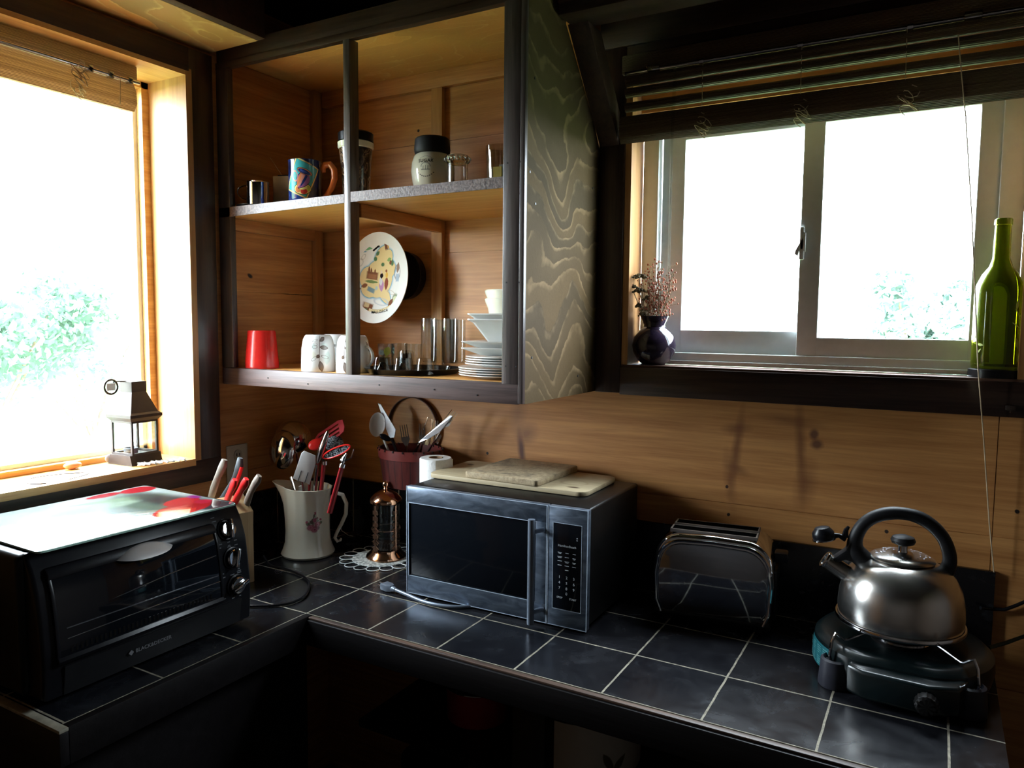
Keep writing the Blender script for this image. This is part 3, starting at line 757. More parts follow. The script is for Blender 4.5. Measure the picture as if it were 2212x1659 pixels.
bo = thing('wine_bottle', 'green wine bottle with painted vine standing at the right end of the sill', 'bottle', (2.032, .040, SZ))
n = NT('green bottle glass'); n.setb(Base_Color=(.34, .40, .03), Roughness=.03, IOR=1.3); n.b.inputs['Transmission Weight'].default_value = .93
M['green_glass'] = n.m
prof = [(.047, .020), (.0485, .03), (.0485, .19), (.046, .21), (.036, .235), (.024, .252), (.018, .27), (.0165, .345), (.0185, .346), (.0185, .357), (.0165, .360), (.0135, .358), (.0135, .30), (.015, .268), (.021, .25), (.033, .232), (.0435, .208), (.0462, .19), (.0462, .032), (.040, .026), (0, .030), (0, .020)]
MB().lathe(prof[:], 48).build('bottle_body', M['green_glass'], bo)
MB().lathe([(0, 0), (.053, 0), (.053, .018), (.050, .0195), (0, .0195)], 40).build('base', M['black'], bo, label='black round base')
M['vine'] = plain('painted vine', (.55, .62, .22), .4)
def on_cyl(r, a0): return lambda u, v: (r*math.cos(a0+u/r), r*math.sin(a0+u/r), v)
def vine(mb, f, P):
    for kind, u, v, l, w_, a in P:
        m = 9; top = []; bot = []
        for i in range(m+1):
            t = -1+2*i/m; ww = w_*(1-t*t) if kind == 'leaf' else w_
            ca, sa = math.cos(R(a)), math.sin(R(a))
            top.append((u+l*t*ca-ww*sa, v+l*t*sa+ww*ca)); bot.append((u+l*t*ca+ww*sa, v+l*t*sa-ww*ca))
        vs = [f(*q) for q in top]+[f(*q) for q in bot]
        mb.raw(vs, [(i, i+1, m+2+i, m+1+i) for i in range(m)])
    return mb
f = on_cyl(.0492, R(-62))
P = [('leaf', -.006+.02, .166, .014, .004, 78), ('leaf', .010+.02, .176, .012, .003, 95), ('stem', .004+.02, .125, .022, .0012, 100), ('stem', .011+.02, .152, .018, .0012, 60), ('stem', -.003+.02, .145, .013, .001, 125),
     ('stem', -.004+.02, .118, .014, .001, -30), ('leaf', .003+.02, .075, .020, .006, -58), ('leaf', .005+.02, .046, .010, .003, 85), ('leaf', -.075, .085, .010, .004, 30), ('leaf', -.060, .075, .008, .003, -10), ('leaf', -.062, .060, .008, .002, 50)]
vine(MB(), f, P).build('painted_vine', M['vine'], bo)
hk = at(2183, 881, 'y', -.018)
tag(MB().box(-.010, .010, -.004, .004, -.006, .006, .002).tube([(0, 0, -.004), (0, -.008, -.010), (0, -.012, -.006)], .0018, 6).build('cup_hook', M['bronze'], loc=(hk.x, -.021, hk.z)), 'small metal hook screwed to the dark board under the bottle', 'hook')

# ------------------------------------------------------------------ outlet
ou = thing('wall_outlet', 'ivory double wall outlet on the left wall behind the knife block', 'outlet', (.0005, -.398, .292))
MB().box(0, .006, -.040, .040, -.060, .060, .002).build('cover_plate', M['ivory'], ou)
for z in (.026, -.026):
    MB().prism([(.016*math.cos(a), z+.019*math.sin(a)) for a in [2*PI*i/20 for i in range(20)]], .0055, .0085, 'x', .0008).build('socket', plain('socket face', (.42, .37, .29), .4, var=.02), ou)
    MB().box(.0084, .0090, -.007, -.004, z-.002, z+.007).box(.0084, .0090, .004, .007, z-.002, z+.007).build('slots', M['black_matte'], ou)

# ------------------------------------------------------------------ cupboard, upper shelf
US = 1.0895; LS = .5975
def uz(x): return (1.0815+.003*x/.5+.0007) if x < .5 else 1.0888
def hollow(prof_out, th=.003):
    """outer profile from base centre up to the rim -> closed vessel"""
    inner = [(max(0, r-th), z+(th if i == 0 else 0)) for i, (r, z) in enumerate(prof_out) if r > 0]
    inner = [(r, max(z, prof_out[0][1]+th)) for r, z in inner]
    return prof_out+inner[::-1]+[(0, prof_out[0][1]+th)]
def handle_pts(r0, z0, z1, d, ang, n=10):
    out = []
    for i in range(n+1):
        t = i/n; a = PI*t; rr = r0-.002+d*math.sin(a)
        out.append((rr*math.cos(ang), rr*math.sin(ang), z0+(z1-z0)*(.5-.5*math.cos(a))))
    return out
sm = thing('steel_mug', 'small shiny steel mug with handle at the left end of the upper shelf', 'mug', (.104, -.385, uz(.1)+.004))
MB().lathe(hollow([(0, 0), (.033, 0), (.0335, .002), (.0335, .070), (.036, .073)], .0015), 36).build('mug_body', M['chrome'], sm)
MB().tube(handle_pts(.034, .062, .022, .026, R(222)), .0065, 8, flat=.35).build('handle', M['chrome'], sm)
sc2 = thing('saucer', 'dark steel saucer beneath the small steel mug', 'saucer', (.094, -.385, uz(.1)))
MB().lathe([(0, 0), (.040, 0), (.056, .005), (.056, .0065), (.040, .0025), (0, .0025)], 40).build('saucer_dish', M['charcoal'], sc2)
bx = thing('paper_box', 'small beige box with a dark open top on the upper shelf', 'box', (.125, -.275, uz(.1)), R(20))
MB().box(-.042, .042, -.030, .030, 0, .108, .002).build('carton', plain('beige card', (.42, .33, .22), .7, var=.1), bx)
MB().box(-.030, .030, -.020, .020, .1085, .113).build('lid_tray', M['black_matte'], bx)
tag(MB().tube([(0, 0, 0), (-.045, -.01, .062)], .0009, 5).build('toothpick', M['string'], loc=(.107, -.285, uz(.1)+.110)), 'thin wooden stick poking up from the beige box', 'stick')

bm_ = thing('painted_mug', 'blue mug painted with a teal tilted cup picture and orange curved handle', 'mug', (.293, -.378, uz(.3)))
n = NT('mug painting'); u, v = cyl_uv(n, .046, -54)
TE, YE, DB, PU, OR, PK, RD, BK = (.05, .36, .42), (.75, .62, .25), (.012, .03, .16), (.28, .10, .30), (.62, .20, .08), (.60, .25, .22), (.55, .05, .04), (.01, .01, .015)
it = [(YE, 'b', -.003, .066, .037, .048, -24, .05), (BK, 'b', -.003, .066, .034, .045, -24, .05), (TE, 'b', -.003, .066, .033, .044, -24, .05),
      (BK, 'e', .000, .036, .025, .017, 0, .05), (YE, 'e', .000, .036, .0235, .0155, 0, .05), (RD, 'e', .004, .029, .010, .008, 20, .05), (OR, 'e', -.013, .034, .008, .009, 0, .05), ((.5, .6, .12), 'e', .016, .037, .006, .007, 0, .05), (YE, 'e', .0, .040, .013, .007, 0, .05),
      (BK, 'l', .002, .062, .030, .019, 62, .05), (PU, 'l', .002, .062, .028, .0175, 62, .05), (PK, 'l', -.004, .063, .026, .007, 66, .05), (OR, 'l', -.009, .062, .022, .004, 72, .05), (DB, 'l', .006, .062, .026, .0035, 60, .05),
      (BK, 'e', .006, .084, .023, .0085, -22, .05), (OR, 'e', .006, .084, .0215, .0075, -22, .05), (DB, 'e', .0055, .0835, .019, .006, -22, .05), ((.05, .10, .40), 'e', .003, .085, .010, .003, -22, .05),
      (PK, 'r', -.022, .072, .009, .016, 10, .18), (BK, 'e', .03, .104, .003, .003, 0, .1)]
nz = n.noise(n.mapping((1, 1, 1)), 14, 4)
base = n.ramp(nz, [(.35, (.004, .006, .028)), (.7, (.01, .04, .22))])
n.setb(Base_Color=decals(n, base, it, (u, v)), Roughness=.12, Coat_Weight=.5)
MB().lathe(hollow([(0, 0), (.045, 0), (.0465, .002), (.0465, .116), (.0475, .120), (.0455, .121)], .003), 48).build('mug_body', n.m, bm_)
a = R(20); hp = [(.036, .100), (.052, .098), (.066, .108), (.085, .100), (.090, .075), (.082, .045), (.062, .018), (.044, .006)]
hp = [(.058, .086), (.055, .097), (.062, .108), (.078, .108), (.090, .092), (.091, .068), (.082, .042), (.064, .018), (.046, .004)]
MB().tube([(r*math.cos(a), r*math.sin(a), z+.002) for r, z in hp], [.006, .009, .010, .010, .010, .0095, .009, .0085, .008], 10).build('handle', M['orange'], bm_)

tv = thing('travel_tumbler', 'tall travel tumbler with black lid behind the narrow middle stile', 'tumbler', (.418, -.300, uz(.42)))
n = NT('marbled tumbler print'); q = n.noise(n.mapping((1, 1, .7)), 18, 5, .6, 2.5)
n.setb(Base_Color=n.ramp(q, [(.3, (.012, .010, .010)), (.46, (.05, .035, .025)), (.52, (.30, .20, .12)), (.56, (.03, .02, .02)), (.7, (.10, .06, .04))]), Roughness=.1, Coat_Weight=.5)
MB().lathe([(0, 0), (.037, 0), (.038, .004), (.042, .09), (.048, .158), (0, .158)], 40).build('tumbler_body', n.m, tv)
MB().lathe([(.047, .156), (.0515, .160), (.0520, .174), (.048, .177), (0, .177)], 40).build('collar', M['cream'], tv)
MB().lathe([(.0505, .1775), (.0510, .200), (.046, .204), (0, .204)], 40).build('lid', M['black'], tv)
tag(MB().tube([(.0, 0, .004), (.012, -.01, .014), (.02, .0, .022), (.014, .01, .012), (.0, .012, .006), (-.01, .004, .004)], .0018, 6).build('white_cord', M['white_plastic'], loc=(.372, -.345, uz(.37)-.002)), 'small white cord curled beside the tall travel tumbler', 'cord')

sj = thing('sugar_jar', 'cream ceramic jar lettered SUGAR with a black lid on the upper shelf', 'jar', (.690, -.300, uz(.69)))
n = NT('sugar jar print'); u, v = cyl_uv(n, .052, -73)
K = (.04, .04, .05)
it = [(K, 'r', 0, .070, .013, .010, 0, .10, .55), (n and (.78, .75, .60), 'b', 0, .062, .02, .006, 0, .05), (K, 'b', 0, .061, .011, .0012, 0, .1, .6), (K, 'b', -.006, .066, .001, .005, 0, .1, .6), (K, 'b', .0, .066, .001, .006, 0, .1, .6), (K, 'b', .006, .066, .001, .005, 0, .1, .6),
      (K, 'r', 0, .118, .030, .026, 0, .0, .0)]
for k in range(9):
    t = -1+2*k/8; it.append((K, 'e', t*.020, .043+.010*t*t, .0022, .0016, 40*t, .2, .75))
for k in range(11):
    t = -1+2*k/10; it.append(((.2, .2, .2), 'b', t*.019, .097+.0-.008*t*t, .0013, .0012, -30*t, .2, .6))
n.setb(Base_Color=decals(n, (.78, .75, .60), it, (u, v)), Roughness=.15, Coat_Weight=.4)
pf = [(0, 0), (.040, 0), (.047, .010), (.054, .035), (.0575, .062), (.056, .085), (.050, .104), (.044, .110), (0, .110)]
MB().lathe(pf, 48).build('jar_body', n.m, sj)
MB().lathe([(0, .1105), (.046, .1105), (.0475, .112), (.0495, .122), (.047, .150), (.043, .154), (0, .154)], 48).build('lid', M['black_matte'], sj)
def jarR(z):
    for (r0, z0), (r1, z1) in zip(pf[:-1], pf[1:]):
        if z0 <= z <= z1 and z1 > z0: return r0+(r1-r0)*(z-z0)/(z1-z0)
    return .05
A = R(-73)
def fj(u, v): r = jarR(v+.084)+.0004; return (r*math.cos(A+u/r), r*math.sin(A+u/r), v+.084)
mb = MB(); text_mb(mb, 'SUGAR', .0125, fj, 1.1, .0002); mb.build('lettering', M['black_matte'], sj, smooth=False)

cg = thing('glass_candle_jar', 'small ribbed glass jar with beaded rim and a bit of wax', 'jar', (.796, -.335, uz(.8)))
rib = lambda r, z, t: ((r*(1+.03*math.cos(14*t)))*math.cos(t), (r*(1+.03*math.cos(14*t)))*math.sin(t), z)
MB().lathe([(.0, 0), (.027, 0), (.0275, .004), (.0275, .068), (.0325, .074), (.033, .086), (.029, .090), (.0265, .088), (.0235, .07), (.0235, .006), (0, .006)], 56, fn=None).build('jar_glass', M['glass'], cg)
MB().lathe([(0, .0065), (.0228, .0065), (.022, .018), (.010, .022), (0, .020)], 24).build('wax', plain('brown wax', (.45, .30, .14), .5), cg)
mb = MB()
for k in range(14): mb.sphere((.031*math.cos(2*PI*k/14), .031*math.sin(2*PI*k/14), .080), .0058, .0058, .0066, 10)
mb.build('beaded_rim', M['glass'], cg)
gr = thing('glass_tumbler', 'clear glass tumbler with packets in it behind the right stile on the upper shelf', 'glass', (.905, -.300, uz(.9)))
MB().lathe([(0, 0), (.031, 0), (.032, .003), (.038, .109), (.0365, .109), (.0305, .006), (0, .006)], 40).build('glass_body', M['cup_glass'], gr)
tag(MB().box(-.012, .014, -.002, .002, 0, .052, .0008).build('sachet', plain('yellow sachet', (.75, .55, .12), .6), loc=(.900, -.305, uz(.9)+.0065)), 'yellow sachet standing in the right tumbler', 'sachet')
tag(MB().box(-.010, .014, -.002, .002, 0, .060, .0008).build('sachet', M['white_plastic'], loc=(.908, -.291, uz(.9)+.0065)), 'white sachet standing in the right tumbler', 'sachet')
cb = thing('cream_cup', 'cream cup mostly hidden behind the right tumbler on the upper shelf', 'cup', (.862, -.215, uz(.86)))
MB().lathe(hollow([(0, 0), (.024, 0), (.028, .01), (.033, .070), (.033, .072)], .003), 36).build('cup_body', M['cream'], cb)

# ------------------------------------------------------------------ cupboard, lower shelf
rc = thing('plastic_cup', 'upturned red plastic cup at the left end of the lower shelf', 'cup', (.104, -.380, LS))
MB().lathe([(.049, 0), (.0505, .003), (.050, .006), (.0495, .028), (.0488, .030), (.0415, .112), (.039, .116), (0, .1165), (0, .1135), (.037, .113), (.0465, .006), (.0465, 0)], 48).build('cup_body', M['red'], rc)
def tumbler(name, label, x, y, z, r0, r1, h, th=.0022, base=.007, group=None, up=True, r=0):
    o = thing(name, label, 'glass', (x, y, z), group=group)
    p = [(0, 0), (r0, 0), (r0+.0004, .002), (r1, h), (r1-th, h), (r0-th, base), (0, base)]
    if not up: p = [(q, h-zz) for q, zz in p][::-1]
    MB().lathe(p, 40).build('glass_body', M['cup_glass'], o); return o
tumbler('glass_tumbler', 'plain clear tumbler beside and behind the red cup', .175, -.235, LS, .030, .034, .070)
n = NT('leaf mug print'); u, v = cyl_uv(n, .049, -46)
BR, GY, AQ = (.13, .09, .075), (.30, .26, .23), (.52, .66, .62)
it = [(AQ, 'l', .028, .040, .020, .011, 80, .5, .7), (AQ, 'l', -.020, .072, .016, .010, 20, .5, .6), ((.65, .66, .50), 'l', -.016, .050, .018, .009, -30, .5, .5), (AQ, 'e', .020, .075, .011, .008, 0, .6, .5),
      (BR, 'b', .004, .056, .0007, .048, -2, .3), (BR, 'l', .008, .016, .016, .0075, 100, .15), (GY, 'l', .008, .016, .013, .0055, 100, .3, .5), (BR, 'l', .000, .045, .0065, .0055, 60, .15), (BR, 'l', .014, .094, .011, .0060, 35, .15), (GY, 'l', .014, .094, .009, .004, 35, .3, .5),
      (BR, 'l', .018, .070, .014, .0065, -8, .15), (GY, 'l', .018, .070, .011, .0045, -8, .3, .6), (BR, 'r', -.010, .072, .008, .005, 0, .2, .7), (BR, 'r', .020, .043, .012, .0045, -18, .16, .8), (BR, 'r', -.012, .038, .010, .0045, 40, .16, .8), (BR, 'r', -.010, .090, .009, .003, 20, .2, .8), (BR, 'r', -.008, .080, .006, .004, -20, .2, .6),
      (BR, 'l', -.085, .060, .020, .007, 70, .15), (BR, 'l', .085, .075, .018, .007, -60, .15), (BR, 'l', .105, .035, .018, .007, 60, .15), (BR, 'l', -.120, .080, .018, .007, 20, .15), (BR, 'b', .10, .055, .0007, .04, 10, .3), (AQ, 'l', .12, .06, .02, .012, 0, .5, .6)]
n.setb(Base_Color=decals(n, (.80, .81, .80), it, (u, v)), Roughness=.12, Coat_Weight=.4)
M['leafmug'] = n.m
mug0 = thing('leaf_mug', 'upturned white mug with brown leaf sprig, left of the middle stile', 'mug', (.333, -.375, LS), 0, 'upturned leaf mugs')
MB().lathe([(.0475, 0), (.0488, .002), (.049, .02), (.0475, .065), (.043, .092), (.038, .103), (.034, .1065), (0, .1065), (0, .103), (.034, .102), (.045, .065), (.0455, 0)], 48).build('mug_body', M['leafmug'], mug0)
MB().tube(handle_pts(.0465, .020, .075, .026, R(40)), .0055, 8, flat=.7).build('handle', M['leafmug'], mug0)
m2 = dup(mug0, (.456, -.362, LS), R(-38), 'upturned white leaf mug half hidden behind the narrow middle stile')
m3_ = dup(mug0, (.300, -.262, LS), R(-75), 'upturned leaf mug in shade at the back between the other two')

# souvenir plate
plc = at(817, 601, 'y', -.10)
pl = thing('souvenir_plate', 'white souvenir plate with a coloured island map lettered MALLORCA', 'plate', (plc.x, -.095, plc.z), rot=(R(90-4), 0, R(-8)))
PR = .147
MB().lathe([(0, .004), (.085, .004), (.095, .006), (.143, .014), (PR, .016), (PR, .0135), (.10, .0), (.06, -.004), (0, -.004)], 72).build('plate_dish', M['white'], pl)
n = NT('island map print'); x, y, z = n.sep()
YL, OL, GN, BW, BL, TN = (.78, .62, .32), (.16, .36, .50), (.10, .20, .10), (.22, .09, .05), (.45, .62, .72), (.62, .48, .28)
W_ = (.80, .80, .77)
it = []
isl = [('e', .005, -.005, .052, .050, 20), ('e', .03, .040, .020, .034, -35), ('l', .012, .052, .038, .020, 55), ('e', -.035, .0, .030, .028, 35), ('l', .045, .02, .030, .022, 90), ('l', .03, -.045, .040, .016, -50), ('e', -.03, -.035, .028, .018, -20)]
for k, cx, cy, rx, ry, ro in isl: it.append((BL, k, cx, cy, rx+.0045, ry+.0045, ro, .12))
for k, cx, cy, rx, ry, ro in isl: it.append((OL, k, cx, cy, rx+.0018, ry+.0018, ro, .06))
for k, cx, cy, rx, ry, ro in isl: it.append((YL, k, cx, cy, rx, ry, ro, .05))
it += [(BW, 'b', -.018, .004, .021, .010, -8, .3), (BW, 'l', -.030, .018, .012, .004, 90, .2), (BW, 'l', -.022, .016, .010, .003, 90, .2), (BW, 'l', -.008, .014, .008, .003, 90, .2), ((.40, .18, .09), 'b', -.018, .002, .016, .006, -8, .5, .7), ((.18, .25, .10), 'l', -.02, -.012, .026, .004, -6, .3),
       (GN, 'e', -.008, .048, .006, .006, 0, .4), (GN, 'e', .020, .032, .006, .005, 0, .4), (GN, 'e', .055, .035, .005, .008, 0, .4), (GN, 'l', .0, .062, .008, .005, 40, .4), ((.25, .4, .15), 'l', .043, .044, .008, .005, 20, .4), (BW, 'l', .048, .036, .007, .004, 80, .3),
       ((.52, .28, .48), 'l', .018, -.022, .018, .009, 96, .2), ((.70, .70, .72), 'l', .015, -.012, .012, .006, 96, .2), (BK, 'l', .017, .003, .008, .006, 90, .3), ((.75, .6, .5), 'e', .016, .012, .003, .004, 0, .3),
       ((.28, .08, .05), 'l', .036, -.018, .018, .007, 88, .2), ((.75, .45, .10), 'l', .036, .004, .009, .005, 90, .3), ((.30, .10, .05), 'e', .034, .015, .0035, .004, 0, .3),
       ((.2, .3, .35), 'b', -.020, -.034, .014, .006, -20, .4), ((.45, .55, .6), 'l', .000, -.030, .006, .005, 80, .4), (BW, 'l', -.045, -.022, .012, .006, 10, .4), (BW, 'b', -.028, -.078, .018, .009, -12, .5), (TN, 'b', -.032, -.074, .009, .006, -12, .3), (GN, 'l', -.030, -.090, .032, .006, -6, .5),
       ((.60, .38, .12), 'l', -.055, .085, .020, .010, 10, .2), ((.18, .42, .20), 'l', -.045, .078, .026, .006, -4, .3), (OL, 'l', -.06, .070, .022, .003, -4, .3), (BW, 'b', .030, .086, .005, .016, 12, .3), ((.62, .35, .12), 'b', .038, .086, .003, .015, 12, .3),
       ((.25, .25, .25), 'r', .075, .010, .012, .020, 0, .2), ((.3, .2, .15), 'l', .077, .022, .014, .006, 80, .3), ((.4, .5, .6), 'b', .076, -.004, .006, .010, 0, .4), ((.3, .35, .25), 'e', .073, -.060, .012, .015, 0, .3), ((.65, .68, .45), 'e', .072, -.060, .008, .008, 0, .3),
       ((.2, .3, .25), 'b', -.080, .012, .013, .018, 0, .4), ((.5, .5, .5), 'r', -.066, .040, .014, .010, 30, .3), (BW, 'l', -.075, -.03, .018, .006, 0, .4), ((.5, .55, .6), 'r', .02, -.066, .028, .010, -8, .25), ((.5, .4, .3), 'r', .055, -.042, .016, .005, -20, .2), ((.4, .4, .35), 'r', -.052, .055, .010, .005, 40, .3)]
# lettered banner
map_items = it; it = [(BW, 'l', -.030, -.098, .016, .008, 40, .1), (BW, 'l', .066, -.080, .016, .008, 50, .1)]
for k in range(7):
    a = -.18+.42*k/6; cx = .132*math.sin(a)*1.0+.004; cy = -.108*math.cos(a)-.0
    it.append((BW, 'b', .018+(k-3)*.0145, -.1085+.0008*(k-3)**2+.0016*(k-3), .0090, .0078, 5+6*(k-3), .05))
for k in range(7):
    it.append(((.80, .68, .40), 'b', .018+(k-3)*.0145, -.1085+.0008*(k-3)**2+.0016*(k-3), .0086, .0070, 5+6*(k-3), .05))
c_ = decals(n, W_, map_items, (n.math('DIVIDE', n.math('ADD', x, .006), 1.27), n.math('DIVIDE', n.math('SUBTRACT', y, .004), 1.22)), .0012, 220)
n.setb(Base_Color=decals(n, c_, it, (x, y), .0006, 220), Roughness=.14, Coat_Weight=.3)
MB().lathe([(0, .0042), (.085, .0042), (.095, .0062), (.137, .0127), (.137, .0124), (.095, .0058), (0, .0038)], 72).build('map_print', n.m, pl, label='coloured island map print')
def fb(u, v): a = u/.145; return (.020+.145*math.sin(a)*1.0+0*v, -.1095+.035*(1-math.cos(a))*2.2+v+u*.10, .0103+.0006)
mb = MB(); text_mb(mb, 'MALLORCA', .0135, fb, 1.15, .00015); mb.build('lettering', M['black_matte'], pl, smooth=False)
pan = thing('iron_pan', 'round black pan hanging on the wall behind the souvenir plate', 'pan', (plc.x+.055, -.012, plc.z+.010), rot=(R(90), 0, 0))
MB().lathe([(0, 0), (.070, 0), (.076, .006), (.080, .040), (.078, .041), (.073, .009), (.068, .004), (0, .004)], 48).build('pan_body', M['black_matte'], pan)
hb = MB().tube([(0, .085, .03), (0, .10, .012), (0, .105, .002)], .003, 6).build('hang_wire', M['black_matte'], pl)

# tray, glasses
tr = thing('serving_tray', 'round black tray carrying glasses on the lower shelf', 'tray', (.605, -.275, LS))
MB().lathe([(0, 0), (.126, 0), (.138, .014), (.140, .015), (.138, .016), (.125, .003), (0, .003)], 64).build('tray_dish', M['black'], tr)
TZ = LS+.0035
def shot(x, y, label):
    o = thing('shot_glass', label, 'glass', (x, y, TZ), group='upturned shot glasses at the front of the tray')
    MB().lathe([(.0275, 0), (.0275, .001), (.0225, .042), (.021, .044), (0, .044), (0, .030), (.008, .029), (.014, .020), (.0235, .003), (.025, 0)], 36).build('glass_body', M['cup_glass'], o); return o
sh0 = shot(.562, -.360, 'upturned shot glass at the tray front, nearest the middle stile')
dup(sh0, (.630, -.358, TZ), None, 'upturned shot glass at the tray front, middle one of three')
dup(sh0, (.694, -.340, TZ), None, 'upturned shot glass at the tray front, beside the white plates')
def hp_(px, y): q = at(px, 760, 'y', y); return q.x
t0 = tumbler('glass_tumbler', 'short clear tumbler at the back of the tray, left of the tall glasses', hp_(863, -.19), -.19, TZ, .022, .0255, .078, group='short tumblers at the back of the tray')
dup(t0, (hp_(893, -.225), -.225, TZ), None, 'short clear tumbler on the tray just in front of the tall glasses')
n = NT('lemon printed glass'); u, v = cyl_uv(n, .026, -56)
m_ = shape_mask(n, u, v, ('l', .006, .056, .015, .011, 70, .1)); m2_ = shape_mask(n, u, v, ('e', -.012, .052, .012, .010, 0, .6)); m3b = shape_mask(n, u, v, ('e', .034, .058, .013, .012, 0, .8))
c = n.mix(m_, n.mix(m2_, (.25, .42, .40), (.35, .52, .50)), (.80, .80, .12))
al = n.math('MAXIMUM', m_, n.math('MULTIPLY', n.math('MAXIMUM', m2_, m3b), n.noise(n.mapping(), 130, 2)))
n.setb(Base_Color=c, Roughness=.4, Alpha=al)
lt = thing('lemon_tumbler', 'short tumbler printed with a yellow lemon behind the shot glasses', 'glass', (hp_(834, -.262), -.262, TZ))
MB().lathe([(0, 0), (.0225, 0), (.0250, .078), (.0230, .078), (.0205, .006), (0, .006)], 36).build('glass_body', M['cup_glass'], lt)
MB().lathe([(.0228, .003), (.0253, .076)], 36).build('print', n.m, lt, label='yellow lemon print')
ug = thing('glass_tumbler', 'upturned clear tumbler behind the shot glasses, right of the lemon one', 'glass', (hp_(877, -.295), -.295, TZ))
MB().lathe([(.026, 0), (.026, .004), (.022, .055), (.018, .062), (0, .062), (0, .054), (.016, .053), (.0235, .004), (.0238, 0)], 36).build('glass_body', M['cup_glass'], ug)
tg = 'tall clear glasses beside the white dishes'
def tall(x, y, label, z=LS):
    o = thing('tall_glass', label, 'glass', (x, y, z), group=tg)
    MB().lathe([(0, 0), (.020, 0), (.021, .004), (.0215, .012), (.0245, .025), (.0250, .154), (.0235, .154), (.0228, .030), (.018, .022), (0, .020)], 36).build('glass_body', M['cup_glass'], o); return o
ta = tall(hp_(927, -.165), -.165, 'tall clear glass at the left front of the tall group', TZ)
dup(ta, (hp_(972, -.165), -.165, TZ), None, 'tall clear glass at the right front of the tall group')
dup(ta, (hp_(947, -.095), -.095, LS), None, 'tall clear glass at the left back of the tall group')
dup(ta, (hp_(988, -.095), -.095, LS), None, 'tall clear glass at the right back of the tall group')
gd = thing('glass_dish', 'small round clear glass dish on the tray by the white plates', 'dish', (.690, -.262, TZ))
MB().lathe([(0, 0), (.028, 0), (.034, .018), (.032, .018), (.027, .003), (0, .003)], 36).build('dish_glass', M['glass'], gd)

# stack of dishes
def plate(z, r, label, name='dinner_plate', group='round white plates in the stack', dx=0, dy=0):
    o = thing(name, label, 'plate', (.915+dx, -.265+dy, z), group=group)
    MB().lathe([(0, 0), (r*.62, 0), (r*.66, .003), (r, .0085), (r, .0105), (r*.66, .0055), (r*.6, .0035), (0, .0035)], 64).build('plate_dish', M['white'], o); return o
PX, PY = .906, -.268
p0 = plate(LS, .124, 'white dinner plate at the very bottom of the stack', dx=-.009, dy=-.003)
bigs = ['white dinner plate second from the bottom of the stack', 'white dinner plate third from the bottom of the stack', 'white dinner plate topmost of the wide plates']
for k, lb in enumerate(bigs): dup(p0, (PX+.001*(k % 2), PY-.001*k, LS+.0062*(k+1)), None, lb)
zz = LS+.0062*3+.0110
s0 = plate(zz, .118, 'smaller white plate lowest of the side plates in the stack', 'side_plate', 'smaller white plates in the stack', .004, -.004)
for k, lb in enumerate(('smaller white plate second of the side plates in the stack', 'smaller white plate third of the side plates in the stack', 'smaller white plate topmost of the side plates')): dup(s0, (.919+.001*k, PY, zz+.0062*(k+1)), None, lb)
zz += .0062*3+.0108
def sq(mb, lv, n=10):
    rings = []
    for a, z, rr in lv: rings.append([(x, y, z) for x, y in rrect(-a, a, -a, a, rr, 5)])
    vs = [v for r in rings for v in r]; m = len(rings[0]); fs = []
    for k in range(len(rings)-1):
        for i in range(m): j = (i+1) % m; fs.append((k*m+i, k*m+j, (k+1)*m+j, (k+1)*m+i))
    fs.append(tuple(range(m))[::-1]); fs.append(tuple((len(rings)-1)*m+i for i in range(m)))
    mb.raw(vs, fs); return mb
def sqthing(name, label, cat, z, lv, grp, rz=R(12)):
    o = thing(name, label, cat, (.925, -.262, z), rz, group=grp); sq(MB(), lv).build(name.split('_')[-1]+'_body', M['white'], o, ang=50); return o
lvp = [(.055, 0, .01), (.070, .003, .012), (.108, .020, .012), (.1085, .0225, .012), (.070, .0065, .012), (.055, .0040, .01)]
sp = sqthing('square_plate', 'square white plate resting on the round plates', 'plate', zz, lvp, 'square white plates')
dup(sp, (.925, -.262, zz+.017), R(12), 'square white plate just under the square bowls')
zz += .017+.0045
lvb = [(.040, 0, .01), (.045, .002, .012), (.085, .066, .012), (.096, .0725, .012), (.096, .0755, .012), (.082, .070, .012), (.042, .0050, .012), (.038, .0045, .01)]
sb_ = sqthing('square_bowl', 'deep square white bowl on the plates', 'bowl', zz, lvb, 'square white bowls')
dup(sb_, (.925, -.262, zz+.014), R(12), 'upper deep square white bowl nested in the other')
zz += .014+.0055
def rbowl(z, label):
    o = thing('round_bowl', label, 'bowl', (.925, -.262, z), group='round white bowls on top of the stack')
    MB().lathe([(0, 0), (.040, 0), (.058, .010), (.066, .055), (.0725, .070), (.0745, .078), (.072, .081), (.0685, .078), (.062, .058), (.054, .014), (.038, .004), (0, .004)], 56).build('bowl_body', M['cream'], o); return o
rb = rbowl(zz+.030, 'round cream bowl nested lower on the square bowls'); dup(rb, (.925, -.262, zz+.052), None, 'round cream bowl topmost of the dish stack')

